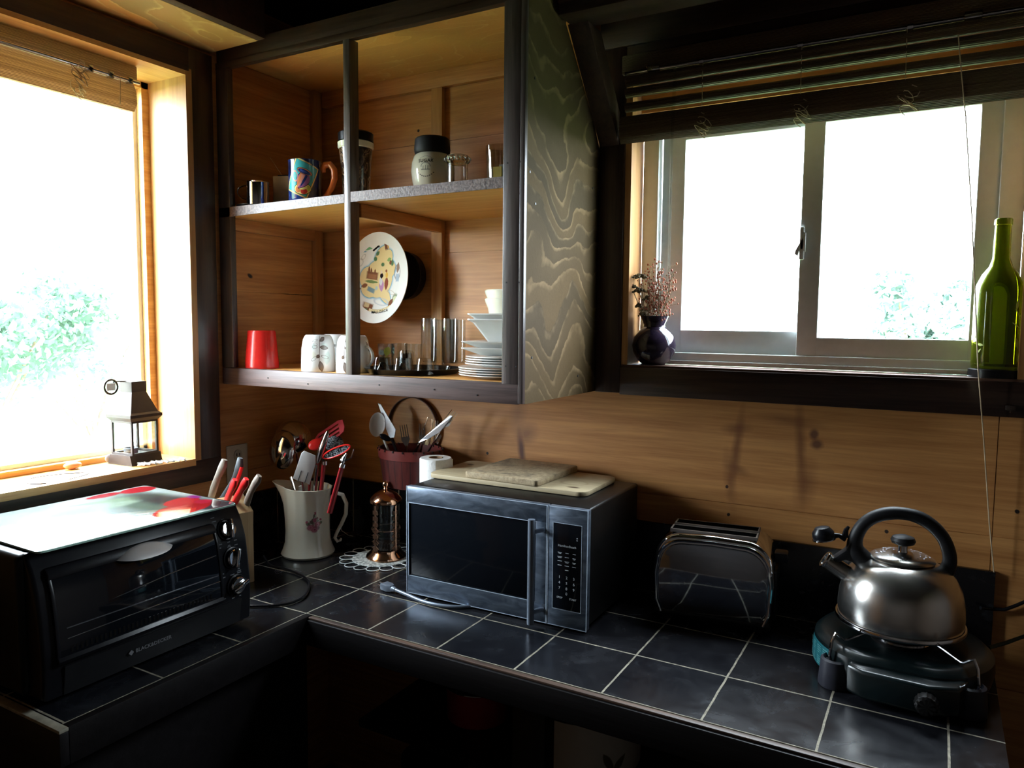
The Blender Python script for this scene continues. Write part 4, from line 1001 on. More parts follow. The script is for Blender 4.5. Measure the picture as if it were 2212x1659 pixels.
# ------------------------------------------------------------------ toaster oven
ov = thing('toaster_oven', 'black toaster oven with three chrome knobs on the left counter under the big window', 'oven', (.275, -1.000, .0))
X0, X1, Y0, Y1 = -.205, .150, -.268, .248
MB().box(X0, X1, Y0, Y1, .018, .297, .012, 3).build('housing', M['charcoal'], ov)
def fx(z):       # front curve, local x of the front face at height z
    pts = [(.016, .196), (.06, .200), (.11, .201), (.17, .195), (.22, .187), (.262, .172), (.298, .150)]
    for (a, xa), (b, xb) in zip(pts[:-1], pts[1:]):
        if z <= b: return xa+(xb-xa)*(z-a)/(b-a)
    return pts[-1][1]
zs = [.016+.282*i/20 for i in range(21)]
prof = [(fx(z), z) for z in zs]+[(X1-.01, .298), (X1-.01, .016)]
MB().prism(prof, -.256, .240, 'y', .008, 3).build('front_bezel', M['black'], ov)
MB().prism([(fx(.016)+.002, .016), (fx(.075)+.0065, .075), (fx(.075)-.01, .075), (fx(.016)-.01, .016)], -.218, .205, 'y', .002).build('crumb_strip', M['black_matte'], ov)
n = NT('oven glass'); n.setb(Base_Color=(.004, .005, .007), Roughness=.05, Coat_Weight=.4); n.b.inputs['Specular IOR Level'].default_value = .4; M['oven_glass'] = n.m
ys0, ys1 = -.226, .148
prof = [(fx(z)+.006, z) for z in [.095+.158*i/12 for i in range(13)]]+[(fx(z)-.004, z) for z in [.253-.158*i/12 for i in range(13)]]
dr = MB().prism(prof, ys0, ys1, 'y', .002).build('door', M['oven_glass'], ov, label='dark glass door')
mb = MB()
for zc, hw in ((.256, .010), (.089, .007)):
    mb.prism([(fx(zc-hw)+.009, zc-hw), (fx(zc)+.012, zc), (fx(zc+hw)+.008, zc+hw), (fx(zc+hw)-.004, zc+hw), (fx(zc-hw)-.004, zc-hw)], ys0-.006, ys1+.004, 'y', .003)
for y in (ys0-.006, ys1-.002):
    mb.prism([(fx(z)+.008, z) for z in [.089+.167*i/10 for i in range(11)]]+[(fx(z)-.004, z) for z in [.256-.167*i/10 for i in range(11)]], y, y+.007, 'y', .001)
mb.build('door_frame', M['black'], dr)
mb = MB(); ring_ = []
N = 20; top = []; bot = []
for i in range(N+1):
    t = -1+2*i/N; y = -.030+.066*t
    zt = .247+.020*(1-t*t); zb = .247-.006*(1-t*t)
    top.append((fx(zt)+.016*(1-t**4)+.010, y, zt)); bot.append((fx(zb)+.024*(1-t**4)+.008, y, zb))
back = [(fx(.25)+.004, a[1], a[2]) for a in top]; backb = [(fx(.24)+.004, a[1], a[2]) for a in bot]
vs = top+bot+back+backb; q = N+1
fs = []
for i in range(N): fs += [(i, i+1, q+i+1, q+i), (q+i, q+i+1, 3*q+i+1, 3*q+i), (2*q+i+1, i+1, i, 2*q+i), (2*q+i, 3*q+i, 3*q+i+1, 2*q+i+1)]
mb.raw(vs, fs).build('handle', plain('pale silver plastic', (.50, .48, .47), .35, .2, var=.04), ov, label='silver crescent door handle', ang=60)
mb = MB()
for k in range(34): mb.box(fx(.105)+.0058, fx(.105)+.0066, -.205+k*.0097, -.2005+k*.0097, .100, .112)
mb.build('vent_marks', M['charcoal'], dr)
mb = MB()
mb.prism([(fx(.15)+.0062, .1475), (fx(.15)+.0072, .1475), (fx(.15)+.0072, .1495), (fx(.15)+.0062, .1495)], -.21, .142, 'y')
mb.tube([(fx(.185)+.0068, -.19, .168), (fx(.185)+.0068, -.08, .178), (fx(.19)+.0068, .02, .188), (fx(.19)+.0068, .14, .196)], .0009, 5)
mb.tube([(fx(.13)+.0068, -.21, .128), (fx(.13)+.0068, .02, .132), (fx(.13)+.0068, .145, .134)], .0008, 5)
mb.build('rack_wires', M['steel'], dr)
for k, (zc, ya) in enumerate(((.243, .187), (.176, .190), (.110, .193))):
    nx = Vector((1, 0, .0)); sl = (fx(zc+.01)-fx(zc-.01))/.02
    rot = Matrix.Translation((fx(zc), ya, zc)) @ Matrix.Rotation(R(90)-math.atan(-sl)*1.0, 4, 'Y')
    mb = MB(); mb.lathe([(0, 0), (.026, 0), (.0265, .003), (.0235, .004)], 36, T=rot); kb = mb.build('knob_collar', M['black'], ov)
    mb = MB(); mb.lathe([(0, .001), (.0205, .001), (.0205, .010), (.018, .013), (0, .014)], 32, T=rot)
    mb.box(-.0045, .0045, -.023, .023, .010, .024, .003, T=rot @ Matrix.Rotation(R((80, 75, 20)[k]), 4, 'Z')); mb.build('knob', M['chrome'], kb)
mb = MB(); rnd = random.Random(5)
for zc in (.276, .268, .215, .207, .204, .146, .141, .137, .080, .086):
    for y in (.160, .185, .205):
        if rnd.random() < .75:
            w_ = rnd.uniform(.004, .012); mb.box(fx(zc)-.001, fx(zc)+.0007, y-w_/2, y+w_/2, zc-.0010, zc+.0010)
mb.build('panel_marks', plain('faded print', (.16, .17, .19), .6, var=0), ov)
mb = MB(); text_mb(mb, 'BLACK&DECKER', .011, lambda u, v: (fx(.052)+.0055+.0022, -.03+u, .050+v), 1.05, .0002)
mb.prism([(-.088, .050), (-.082, .056), (-.076, .050), (-.082, .044)], fx(.052)+.0070, fx(.052)+.0078, 'x'); mb.build('lettering', plain('grey lettering', (.12, .12, .13), .5, var=0), ov, smooth=False)
for y in (-.2, .2):
    for x in (-.17, .14): MB().box(x-.012, x+.012, y-.012, y+.012, .0005, .019, .002).build('foot', M['black_matte'], ov)
# printed glass board on the oven
n = NT('tomato board print'); x, y, z = n.sep()
it = [((.10, .16, .10), 'e', .0, .11, .16, .07, 0, .9, .9), ((.30, .42, .25), 'l', -.08, .10, .12, .02, 70, .6, .8), ((.42, .55, .40), 'l', -.05, .02, .13, .03, 85, .6, .8), ((.05, .05, .06), 'e', .06, .17, .10, .05, 10, .8, .9), ((.06, .05, .05), 'e', -.03, .155, .09, .035, 0, .8, .8), ((.05, .04, .05), 'e', .155, .19, .05, .05, 0, .6),
      ((.55, .02, .03), 'e', -.145, .185, .032, .045, 0, .15), ((.50, .02, .03), 'e', -.155, .10, .02, .045, 0, .2), ((.50, .015, .02), 'e', .120, .125, .045, .080, 12, .06), ((.75, .12, .10), 'e', .105, .115, .018, .035, 12, .9), ((.60, .02, .03), 'e', .06, .165, .035, .05, 20, .08), ((.58, .02, .05), 'e', .10, .195, .022, .02, 0, .15), ((.35, .04, .25), 'e', .04, .215, .02, .015, 0, .4), ((.45, .03, .03), 'e', .15, -.10, .03, .07, 0, .5)]
b0 = n.ramp(n.noise(n.mapping(), 9, 3), [(.35, (.46, .55, .52)), (.65, (.72, .78, .75))])
n.setb(Base_Color=decals(n, b0, it, (x, y), .006, 30), Roughness=.16, Coat_Weight=1.0, Coat_Roughness=.04)
n.b.inputs['Specular IOR Level'].default_value = .8
gb = thing('glass_cutting_board', 'shiny glass cutting board printed with tomatoes lying on the toaster oven', 'cutting board', (.276, -1.012, .2985), R(-1.2))
MB().prism(rrect(-.182, .182, -.227, .227, .012), .0006, .0058, 'z', .001).build('board_slab', n.m, gb)
MB().prism(rrect(-.1835, .1835, -.2285, .2285, .013), .0012, .0050, 'z').build('glass_edge', plain('green glass edge', (.30, .45, .38), .1, var=.02), gb)
PC = [(.30, -.745, .03), (.36, -.71, .006), (.41, -.69, .005), (.458, -.650, .005), (.472, -.61, .005), (.458, -.56, .005), (.40, -.49, .005), (.33, -.455, .005), (.25, -.44, .005), (.19, -.44, .005), (.14, -.42, .02)]
MB().tube([p-Vector((.275, -1.000, 0)) for p in smooth(PC)], .0035, 8).build('power_cord', M['black'], ov)

# ------------------------------------------------------------------ knife block
kb = thing('knife_block', 'pale wooden knife block behind the toaster oven', 'knife block', (.150, -.585, .0005), R(-14))
MB().prism([(-.050, 0), (.090, 0), (.090, .165), (.092, .205), (.035, .245), (-.055, .205)], -.055, .055, 'y', .003).build('block', M['block'], kb)
def knife(label, p0, p1, mat, rivets=False, r=.0105, curve=0, accent=None, grp='knives in the block'):
    p0, p1 = Vector(p0), Vector(p1); d = (p1-p0); L = d.length
    q = d.to_track_quat('Z', 'Y')
    o = thing('kitchen_knife', label, 'knife', p0, group=grp); o.rotation_mode = 'QUATERNION'; o.rotation_quaternion = q
    N = 8; pts = [(0, curve*math.sin(PI*i/N)+(.004 if i == N else 0), L*i/N) for i in range(N+1)]
    rr = [r*.80, r*.95, r*1.0, r*.95, r*.9, r*.92, r*1.05, r*1.1, r*.75]
    MB().tube(pts, rr, 12, flat=.62, up=(1, 0, 0)).build('handle', mat, o)
    MB().box(-.0009, .0009, -.011, .011, -.10, .004).build('blade', M['steel'], o)
    if rivets:
        mb = MB()
        for t in (.2, .5, .8): mb.sphere((.0, pts[int(t*N)][1], L*t), r*.70, r*.26, r*.26, 8)
        mb.build('rivets', M['chrome'], o)
    if accent: MB().tube([(0, -r*.75+p[1]*1.0, p[2]) for p in pts[2:-1]], r*.62, 10, flat=.8, up=(1, 0, 0)).build('grip_inlay', accent, o)
    return o
M['grey_wood'] = wood('grey worn wood handle', (.16, .13, .10), (.30, .25, .20), 'z', 2, .5)
M['gray_rubber'] = plain('blue grey rubber', (.07, .08, .09), .5)
M['red_bright'] = plain('bright red handle', (.75, .03, .03), .3, var=.04)
def ky(px, py, y): p = at(px, py, 'y', y); return (p.x, p.y, p.z)
knife('knife with worn grey wooden riveted handle, leftmost in the block', ky(456, 1075, -.60), ky(488, 994, -.585), M['grey_wood'], True, .0115, .004)
knife('knife with curved black handle and red inlay in the block', ky(480, 1078, -.565), ky(521, 991, -.56), M['gray_rubber'], False, .0115, -.010, M['red_bright'])
knife('short red handled knife in the block, nearer the oven', ky(487, 1090, -.60), ky(509, 1038, -.61), M['red_bright'], False, .0115, .002)
knife('longer red handled knife in the block, right of the short one', ky(504, 1092, -.58), ky(534, 1036, -.585), M['red_bright'], False, .012, .002)
knife('knife with grey riveted handle, rightmost in the block', ky(530, 1100, -.555), ky(562, 1029, -.555), M['grey_wood'], True, .0115, .008)

# ------------------------------------------------------------------ jug and utensils
JX, JY = .192, -.285
A_sp = math.atan2(-c_r.y, -c_r.x)            # spout to the left of the picture, handle to the right
jg = thing('ceramic_jug', 'cream fluted ceramic jug with a pink rose print holding kitchen utensils', 'jug', (JX, JY, .0005))
def jugfn(sign):
    def f(r, z, t):
        k = max(0, min(1, (z-.05)/.17)); da = (t-A_sp+PI) % (2*PI)-PI
        fl_ = 1+.012*math.cos(14*t)*(.3+.7*k)
        sp = math.exp(-(da/.42)**2)*max(0, (z-.13)/.09)**1.6*.034
        rr = r*fl_+sp
        zz = z+(math.exp(-(da/.55)**2)*.012-.006*math.cos(2*da)*0+.004*math.cos(da))*max(0, (z-.12)/.1)
        return (rr*math.cos(t), rr*math.sin(t), zz)
    return f
out = [(.060, 0), (.080, .001), (.084, .008), (.078, .022), (.071, .045), (.069, .08), (.070, .12), (.0705, .16), (.072, .19), (.0755, .212), (.077, .219)]
inn = [(.075, .220), (.072, .212), (.069, .19), (.0675, .16), (.066, .10), (.067, .04), (.060, .012)]
n = NT('rose printed jug'); u, v = cyl_uv(n, .070, -36)
PKR, DG = (.38, .10, .15), (.07, .10, .05)
rj = random.Random(12); it = []
for k in range(26):
    a = rj.uniform(0, 360); rr_ = rj.uniform(.008, .030); cu_, cv_ = .010+rr_*math.cos(R(a))*.75, .108+rr_*math.sin(R(a))*1.05
    it.append(((DG, (.10, .08, .06), (.16, .07, .07))[k % 3], 'l', cu_, cv_, rj.uniform(.005, .010), rj.uniform(.0028, .0045), a+rj.uniform(-50, 50), .3, .85))
it += [(DG, 'b', .011, .135, .0008, .014, 5, .3), (PKR, 'e', -.003, .101, .011, .009, 0, .5), (PKR, 'e', .019, .110, .010, .009, 0, .5), (PKR, 'e', .010, .094, .011, .009, 0, .5), (PKR, 'e', .010, .124, .006, .007, 0, .4), (PKR, 'e', .012, .146, .003, .005, 0, .4), (PKR, 'e', .030, .124, .004, .004, 0, .4), (PKR, 'e', -.014, .120, .004, .004, 0, .4),
       ((.60, .34, .36), 'r', .010, .094, .006, .0045, 0, .4, .7), ((.60, .34, .36), 'r', -.003, .101, .006, .005, 0, .4, .7), ((.60, .34, .36), 'r', .019, .110, .005, .004, 0, .4, .7), ((.2, .03, .07), 'e', .010, .094, .003, .002, 0, .5, .8), ((.2, .03, .07), 'e', .019, .110, .002, .002, 0, .5, .8)]
n.setb(Base_Color=decals(n, (.62, .60, .50), it, (u, v), .0015, 140), Roughness=.16, Coat_Weight=.4)
MB().lathe(out+inn, 84, fn=jugfn(1)).lathe([(0, .0115), (.0605, .0115), (.0605, .0125), (0, .0125)], 32).lathe([(0, .0002), (.061, .0002), (.061, .0012), (0, .0012)], 32).build('jug_body', n.m, jg)
ah = A_sp+PI
hp = [(.072, .178), (.092, .198), (.112, .192), (.124, .165), (.122, .130), (.108, .098), (.094, .072), (.086, .052), (.094, .040), (.104, .044), (.106, .050)]
MB().tube([(r*math.cos(ah), r*math.sin(ah), z) for r, z in hp], [.009, .009, .0085, .008, .008, .0075, .007, .0065, .006, .005, .004], 10, flat=.8).build('handle', plain('cream glaze', (.62, .60, .50), .16, var=.03, coat=.4), jg)
def U_(px, py, y=-.285): return at(px, py, 'y', y)
def utensil(name, label, cat, foot, neck, mat_handle, r=.004, flat=1.0, grp='utensils standing in the jug'):
    o = thing(name, label, cat, (0, 0, 0), group=grp); f = Vector(foot); nk = Vector(neck)
    o.location = f
    MB().tube([(0, 0, 0), (nk-f)*.5, nk-f], r, 8, flat=flat).build('handle', mat_handle, o); return o
def bowl_head(o, c, rx, rz, depth, nrm, mat, name='bowl', th=.0012, twist=0, label=None):
    """open shallow bowl, back towards nrm; rx across, rz along"""
    nrm = Vector(nrm).normalized(); q = nrm.to_track_quat('Z', 'Y').to_matrix().to_4x4()
    T = Matrix.Translation(Vector(c)-o.location) @ q @ Matrix.Rotation(twist, 4, 'Z') @ Matrix.Diagonal((rx, rz, depth, 1))
    m = 8; p = [(math.sin(PI/2*i/m), math.cos(PI/2*i/m)) for i in range(m+1)]; p[0] = (0, 1)
    inn_ = [(r*.97, z*.94) for r, z in p][::-1]; inn_[-1] = (0, .94)
    return MB().lathe(p+inn_, 36, T=T).build(name, mat, o, label=label)
M['util_steel'] = plain('polished utensil steel', (.55, .52, .50), .10, 1, var=.05)
J0 = Vector((JX, JY, .02))
toCam = Vector((CAM.x-JX, CAM.y-JY, .25)).normalized()
rightv = Vector((c_r.x, c_r.y, 0)).normalized(); up_ = Vector((0, 0, 1))
o = utensil('slotted_spoon', 'large polished steel slotted spoon, front left of the jug', 'spoon', J0+Vector((.02, .0, 0)), U_(628, 1030, -.30), M['util_steel'], .0045)
bowl_head(o, U_(612, 972, -.300), .050, .062, .034, -rightv*.55+toCam*.75+up_*.05, M['util_steel'])
cb2 = U_(612, 972, -.300)-o.location
for dx, dz, w_, h_ in ((.012, .024, .002, .014), (.030, .018, .003, .010), (.030, -.014, .003, .010)):
    d_ = -rightv*.55+toCam*.75; d_.normalize()
    c0 = cb2+rightv*(dx-.012)+up_*dz+d_*.029; MB().tube([c0-up_*h_*.5, c0+up_*h_*.5], w_, 6, flat=.5).build('slot', M['black_matte'], o)
o = utensil('soup_ladle', 'copper toned steel ladle, topmost in the jug behind the slotted spoon', 'ladle', J0+Vector((.0, .02, 0)), U_(640, 975, -.24), M['util_steel'], .0042)
bowl_head(o, U_(632, 944, -.240), .060, .054, .044, toCam*.7+rightv*.30+up_*.12, M['util_steel'])
o = utensil('turner', 'white plastic slotted turner in the middle of the jug', 'spatula', J0+Vector((.01, -.02, 0)), U_(648, 1050, -.33), M['white_plastic'], .0075, .35)
pw = U_(664, 1000, -.345)-o.location; q0 = U_(650, 1042, -.335)-o.location; ax_ = (pw-q0).normalized(); sd = ax_.cross(toCam).normalized(); nn = sd.cross(ax_)
T = Matrix((sd, ax_, nn)).transposed().to_4x4(); T.translation = q0
mb = MB(); mb.T = T
mb.prism([(-.027, .008), (-.013, .004), (.013, .004), (.027, .000), (.024, .085), (.016, .112), (-.020, .118), (-.026, .108)], -.0015, .0015, 'z', .0008); mb.build('blade', M['white_plastic'], o)
M['slot_grey'] = plain('slot grey', (.10, .12, .14), .5, var=0)
for xa in (-.011, .010): mb = MB(); mb.T = T; mb.box(xa, xa+.0025, .004, .045, .0013, .0022); mb.build('slot', M['slot_grey'], o)
o = utensil('skimmer', 'narrow shiny steel skimmer seen edge on in the jug', 'skimmer', J0+Vector((.0, -.01, 0)), U_(684, 1003, -.31), M['util_steel'], .004)
bowl_head(o, U_(697, 965, -.31), .012, .056, .010, toCam*.8-rightv*.5, M['util_steel'], 'skimmer_blade', twist=-.32)
M['speckle'] = None
n = NT('speckled enamel'); q = n.noise(n.mapping(), 230, 3, .6); n.setb(Base_Color=n.ramp(q, [(.45, (.012, .014, .018)), (.58, (.30, .34, .38))]), Roughness=.25); M['speckle'] = n.m
o = utensil('serving_spoon', 'dark speckled serving spoon leaning right in the jug', 'spoon', J0+Vector((.0, .015, 0)), U_(700, 985, -.25), M['black'], .004)
bowl_head(o, U_(722, 958, -.240), .030, .026, .014, toCam+rightv*.2-up_*.3, M['speckle'])
o = utensil('slotted_turner', 'dark red silicone slotted turner, highest on the right of the jug', 'spatula', J0+Vector((-.01, .02, 0)), U_(690, 965, -.24), M['red_dark'], .0045)
q0 = U_(676, 962, -.235)-o.location; pw = U_(742, 918, -.225)-o.location; ax_ = (pw-q0).normalized(); sd = ax_.cross(toCam*.80+up_*.60).normalized(); nn = sd.cross(ax_)
T = Matrix((sd, ax_, nn)).transposed().to_4x4(); T.translation = q0
mb = MB(); mb.T = T; Ln = (pw-q0).length
for a, b in ((-.028, -.017), (-.010, -.002), (.005, .013), (.020, .028)): mb.prism([(a, .028), (b, .028), (b, Ln-.018), (a, Ln-.018)], -.0015, .0015, 'z')
mb.prism([(-.012, 0), (.012, 0), (.028, .030), (-.028, .030)], -.0015, .0015, 'z'); mb.prism([(-.028, Ln-.02), (.028, Ln-.02), (.024, Ln-.002), (.01, Ln+.004), (-.02, Ln)], -.0015, .0015, 'z')
mb.build('blade', M['red_dark'], o)
o = utensil('silicone_spoon', 'dark red silicone spoon behind the white turner in the jug', 'spoon', J0+Vector((-.01, .0, 0)), U_(672, 990, -.27), M['red_dark'], .004)
bowl_head(o, U_(683, 960, -.262), .026, .020, .010, toCam+up_*.6, M['red_bright'] if False else M['red'], twist=.4)
o = utensil('strainer_spoon', 'red rimmed oval strainer with speckled mesh at the right of the jug', 'strainer', J0+Vector((.02, .01, 0)), U_(700, 1000, -.30), M['red_dark'], .006)
c0 = U_(727, 976, -.300)-o.location; e1 = (U_(752, 966, -.29)-U_(702, 988, -.31)); L1 = e1.length/2; e1.normalize(); e2 = (toCam*.30+up_*.95); e2 = (e2-e1*e2.dot(e1)).normalized()*1.0
MB().tube([c0+e1*L1*1.15*math.cos(a)+e2*.013*math.sin(a)-toCam*.0 for a in [2*PI*i/32 for i in range(32)]], .0028, 8, closed=True).build('rim', M['red'], o)
T = Matrix((e1, e2, e1.cross(e2))).transposed().to_4x4(); T.translation = c0
MB().lathe([(0, -.001), (1, 0), (1, .0008), (0, .0)], 32, T=T @ Matrix.Diagonal((L1*1.1, .0125, 1, 1))).build('mesh_bowl', M['speckle'], o)
MB().lathe([(0, 0), (.0085, 0), (.0085, .012), (0, .012)], 16, T=Matrix.Translation(U_(702, 1004, -.30)-o.location)).build('collar', M['chrome'], o)
# can opener hooked over the rim outside, right
jo = thing('can_opener', 'can opener with long dark red handle hooked over the right rim of the jug', 'can opener', U_(712, 1108, -.37), group='utensils standing in the jug')
b_ = U_(710, 1112, -.37); t_ = U_(737, 1012, -.345); d_ = t_-b_
MB().tube([Vector((0, 0, 0)), d_*.3, d_*.7, d_], [.0095, .0095, .0085, .008], 12, flat=.7).build('handle', M['red_dark'], jo)
MB().tube([d_*.98, d_*1.06], .0095, 14).build('collar', M['chrome'], jo)
mb = MB().tube([d_*1.05, d_*1.18, d_*1.28+rightv*.004], [.006, .010, .005], 10, flat=.5); mb.tube([d_*1.12, d_*1.2+rightv*.020, d_*1.38+rightv*.020], [.004, .003, .0012], 8); mb.sphere(d_*1.14-rightv*.006, .006); mb.build('cutter_head', M['util_steel'], jo)
tag(MB().tube([at(728, 1120, 'z', .02), at(738, 1146, 'z', .006), at(752, 1156, 'z', .004), at(762, 1158, 'z', .003)], .0011, 5).build('thin_wire', M['white_plastic']), 'thin white wire on the tiles between the jug and the press', 'wire')

# ------------------------------------------------------------------ french press on its trivet
FX, FY = .436, -.194
dz = thing('wire_trivet', 'white looped wire trivet under the coffee press', 'trivet', (FX-.012, FY-.010, .0005))
mb = MB()
for k in range(17):
    a = 2*PI*k/17; cx, cy = .107*math.cos(a), .107*math.sin(a)
    mb.tube([(cx+.0225*math.cos(b)*math.cos(a)-.0205*math.sin(b)*math.sin(a), cy+.0225*math.cos(b)*math.sin(a)+.0205*math.sin(b)*math.cos(a), .003) for b in [2*PI*i/20 for i in range(20)]], .0014, 6, closed=True)
mb.build('wire_loops', M['white_plastic'], dz)
n = NT('woven white disc'); q = n.noise(n.mapping(), 120, 2); n.setb(Base_Color=n.ramp(q, [(.4, (.25, .27, .26)), (.6, (.72, .74, .70))]), Roughness=.7); n.bump(q, .6)
MB().lathe([(0, 0), (.088, 0), (.090, .002), (.088, .0045), (0, .0045)], 56).build('woven_disc', n.m, dz)
fp = thing('coffee_press', 'glass coffee press with copper lid and copper frame', 'coffee press', (FX, FY, .0055))
MB().lathe([(0, 0), (.060, 0), (.063, .004), (.060, .010), (.048, .020), (.046, .028), (.044, .028), (.044, .022), (0, .016)], 48).build('copper_base', M['copper'], fp)
MB().lathe([(.041, .0205), (.0425, .024), (.0425, .172), (.0405, .172), (.0402, .026), (0, .024), (0, .0205)], 44).build('beaker', M['thin_glass'], fp)
MB().lathe([(0, .028), (.0392, .028), (.0392, .042), (0, .042)], 40).build('dark_coffee', plain('dark coffee', (.02, .01, .006), .1, var=0), fp)
mb = MB()
for k in range(4):
    a = A_sp+.9+PI/2*k; ca, sa = math.cos(a), math.sin(a)
    for j in range(7):
        z = .036+j*.019; T = Matrix.Translation((.0445*ca, .0445*sa, z)) @ Matrix.Rotation(a, 4, 'Z')
        mb.box(-.0008, .0008, -.010, .010, -.0075, .0045, T=T)
        mb.tube([T @ Vector((0, -.016+0*j, 0)), T @ Vector((0, 0, .0095)), T @ Vector((0, .016, 0))], .0010, 5) if j < 4 else None
    mb.tube([(.0445*ca, .0445*sa, .022), (.0445*ca, .0445*sa, .170)], .0022, 6)
mb.lathe([(.0435, .090), (.0455, .090), (.0455, .093), (.0435, .093)], 40, closed=True)
mb.build('pierced_frame', plain('dull copper', (.62, .36, .24), .28, 1), fp)
MB().lathe([(0, .172), (.044, .172), (.0505, .176), (.0510, .183), (.047, .190), (.034, .203), (.018, .212), (.012, .214), (.0075, .217), (.006, .222), (0, .222)], 44).build('copper_lid', M['copper'], fp)
MB().sphere((0, 0, .232), .0115, seg=20).build('lid_knob', M['copper'], fp)

# ------------------------------------------------------------------ basket with cutlery, round wooden tray on the wall
BX, BYc, BZ0, BZ1 = .468, -.109, .222, .343
bk = thing('splint_basket', 'dark red wood splint basket of cutlery hung on the wall behind the press', 'basket', (BX, BYc, BZ0))
n = NT('dark red splints'); ang, z = cyl_uv(n, 1.0)
st_ = n.math('FRACT', n.math('MULTIPLY', ang, 20/(2*PI))); ed = n.math('LESS_THAN', st_, .07)
q = n.noise(n.mapping((30, 30, 3)), 2, 4); c = n.ramp(q, [(.3, (.045, .007, .006)), (.7, (.11, .016, .013))]); c = n.mix(ed, c, (.012, .004, .004)); n.setb(Base_Color=c, Roughness=.45); n.bump(n.math('ADD', q, n.math('MULTIPLY', ed, -1)), .4)
ey = .80
def bfn(r, z, t): return (r*math.cos(t), r*ey*math.sin(t), z)
H = BZ1-BZ0
MB().lathe([(.0, .0), (.090, 0), (.093, .002), (.107, H-.028), (.104, H-.028), (.088, .005), (0, .005)], 60, fn=bfn).build('splint_body', n.m, bk)
MB().lathe([(.1075, H-.030), (.1105, H-.029), (.1115, H), (.1055, H+.001), (.1035, H-.028)], 60, fn=bfn, closed=True).build('rim_band', plain('red rim band', (.14, .022, .018), .4), bk)
mb = MB()
for k in range(20):
    a = 2*PI*k/20; T = Matrix.Translation((.1095*math.cos(a), .1095*ey*math.sin(a), H-.0005)) @ Matrix.Rotation(a, 4, 'Z'); mb.box(-.0055, .0045, -.0018, .0018, -.004, .002, T=T)
mb.build('staples', M['black_matte'], bk)
def B_(px, py, y=-.115): return at(px, py, 'y', y)
g2 = 'cutlery standing in the red basket'
F0 = Vector((BX, BYc, BZ0+.012))
o = utensil('serving_spoon', 'big white plastic spoon at the left of the red basket', 'spoon', F0+Vector((-.04, 0, 0)), B_(829, 950, -.12), M['white_plastic'], .004, grp=g2)
bowl_head(o, B_(815, 917, -.12), .026, .040, .010, -toCam+rightv*.05, M['white_plastic'], twist=.12)
def blade_thing(name, label, cat, foot, pts, mat, g=g2, th=.0012, hl='blade'):
    """a flat blade given by picture outline at one depth"""
    o = thing(name, label, cat, foot, group=g)
    P3 = [B_(x, y, d)-o.location for x, y, d in pts]; nrm = Vector((0, 1, 0))*th; m = len(P3)
    MB().raw([p-nrm for p in P3]+[p+nrm for p in P3], [tuple(range(m)), tuple(range(m, 2*m))[::-1]]+[(i, (i+1) % m, m+(i+1) % m, m+i) for i in range(m)]).build(hl, mat, o, smooth=False)
    return o
o = blade_thing('table_knife', 'wide steel knife blade standing behind the white spoon', 'knife', F0+Vector((-.03, .01, 0)), [(817, 871, -.10), (823, 874, -.10), (855, 928, -.10), (852, 945, -.10), (842, 946, -.10), (834, 925, -.10)], M['steel'])
MB().tube([(0, 0, 0), B_(848, 950, -.10)-o.location], .005, 8).build('handle', M['black'], o)
o = utensil('spoon', 'black plastic spoon lying low at the left of the red basket', 'spoon', F0+Vector((.0, -.01, 0)), B_(850, 955, -.13), M['black'], .003, grp=g2)
bowl_head(o, B_(832, 945, -.135), .020, .010, .006, toCam+up_*.3, M['black'], twist=-.5)
def fork(label, foot, neck, tip, w_=.013, tines=4, g=g2, L=.048):
    foot, neck, tip = Vector(foot), Vector(neck), Vector(tip)
    o = thing('fork', label, 'fork', foot, group=g)
    MB().tube([(0, 0, 0), (neck-foot)], .0028, 8).build('handle', M['util_steel'], o)
    ax_ = (tip-neck).normalized(); sd = ax_.cross(Vector((toCam.x, toCam.y, .1))).normalized(); nn = sd.cross(ax_)
    T = Matrix((sd, ax_, nn)).transposed().to_4x4(); T.translation = neck-foot; Lh = (tip-neck).length
    mb = MB(); mb.T = T; mb.prism([(-.003, -.004), (.003, -.004), (w_, Lh*.28), (w_*.95, Lh*.42), (-w_*.95, Lh*.42), (-w_, Lh*.28)], -.0008, .0008, 'z')
    for k in range(tines):
        xc = -w_*.8+1.6*w_*k/(tines-1); mb.prism([(xc-.0015, Lh*.4), (xc+.0015, Lh*.4), (xc+.0008, Lh), (xc-.0008, Lh)], -.0008, .0008, 'z')
    mb.build('tines', M['util_steel'], o); return o
fork('steel fork standing at the middle front of the red basket', F0+Vector((.0, -.03, 0)), B_(878, 962, -.15), B_(871, 918, -.15))
fork('steel fork right of the middle one, near the wire masher', F0+Vector((.02, -.01, 0)), B_(913, 958, -.14), B_(911, 915, -.14), .010)
fork('steel fork leaning far right above the basket rim', F0+Vector((.0, .0, 0)), B_(955, 925, -.10), B_(982, 889, -.09), .013)
o = blade_thing('table_knife', 'steel table knife leaning to the right across the basket', 'knife', F0+Vector((-.02, -.02, 0)), [(903, 957, -.155), (912, 948, -.15), (972, 897, -.13), (978, 899, -.13), (975, 908, -.13), (948, 935, -.14), (925, 948, -.15)], M['steel'])
MB().tube([(0, 0, 0), B_(906, 956, -.154)-o.location], .004, 8).build('handle', M['util_steel'], o)
o = blade_thing('table_knife', 'wooden handled knife low at the right of the basket', 'knife', F0+Vector((.02, .01, 0)), [(917, 960, -.135), (925, 944, -.135), (931, 940, -.135), (930, 950, -.135), (924, 962, -.135)], M['block'], hl='handle')
mk = thing('wire_masher', 'looped wire masher standing upright at the right of the basket', 'masher', F0+Vector((.03, .01, 0)), group=g2)
mb = MB()
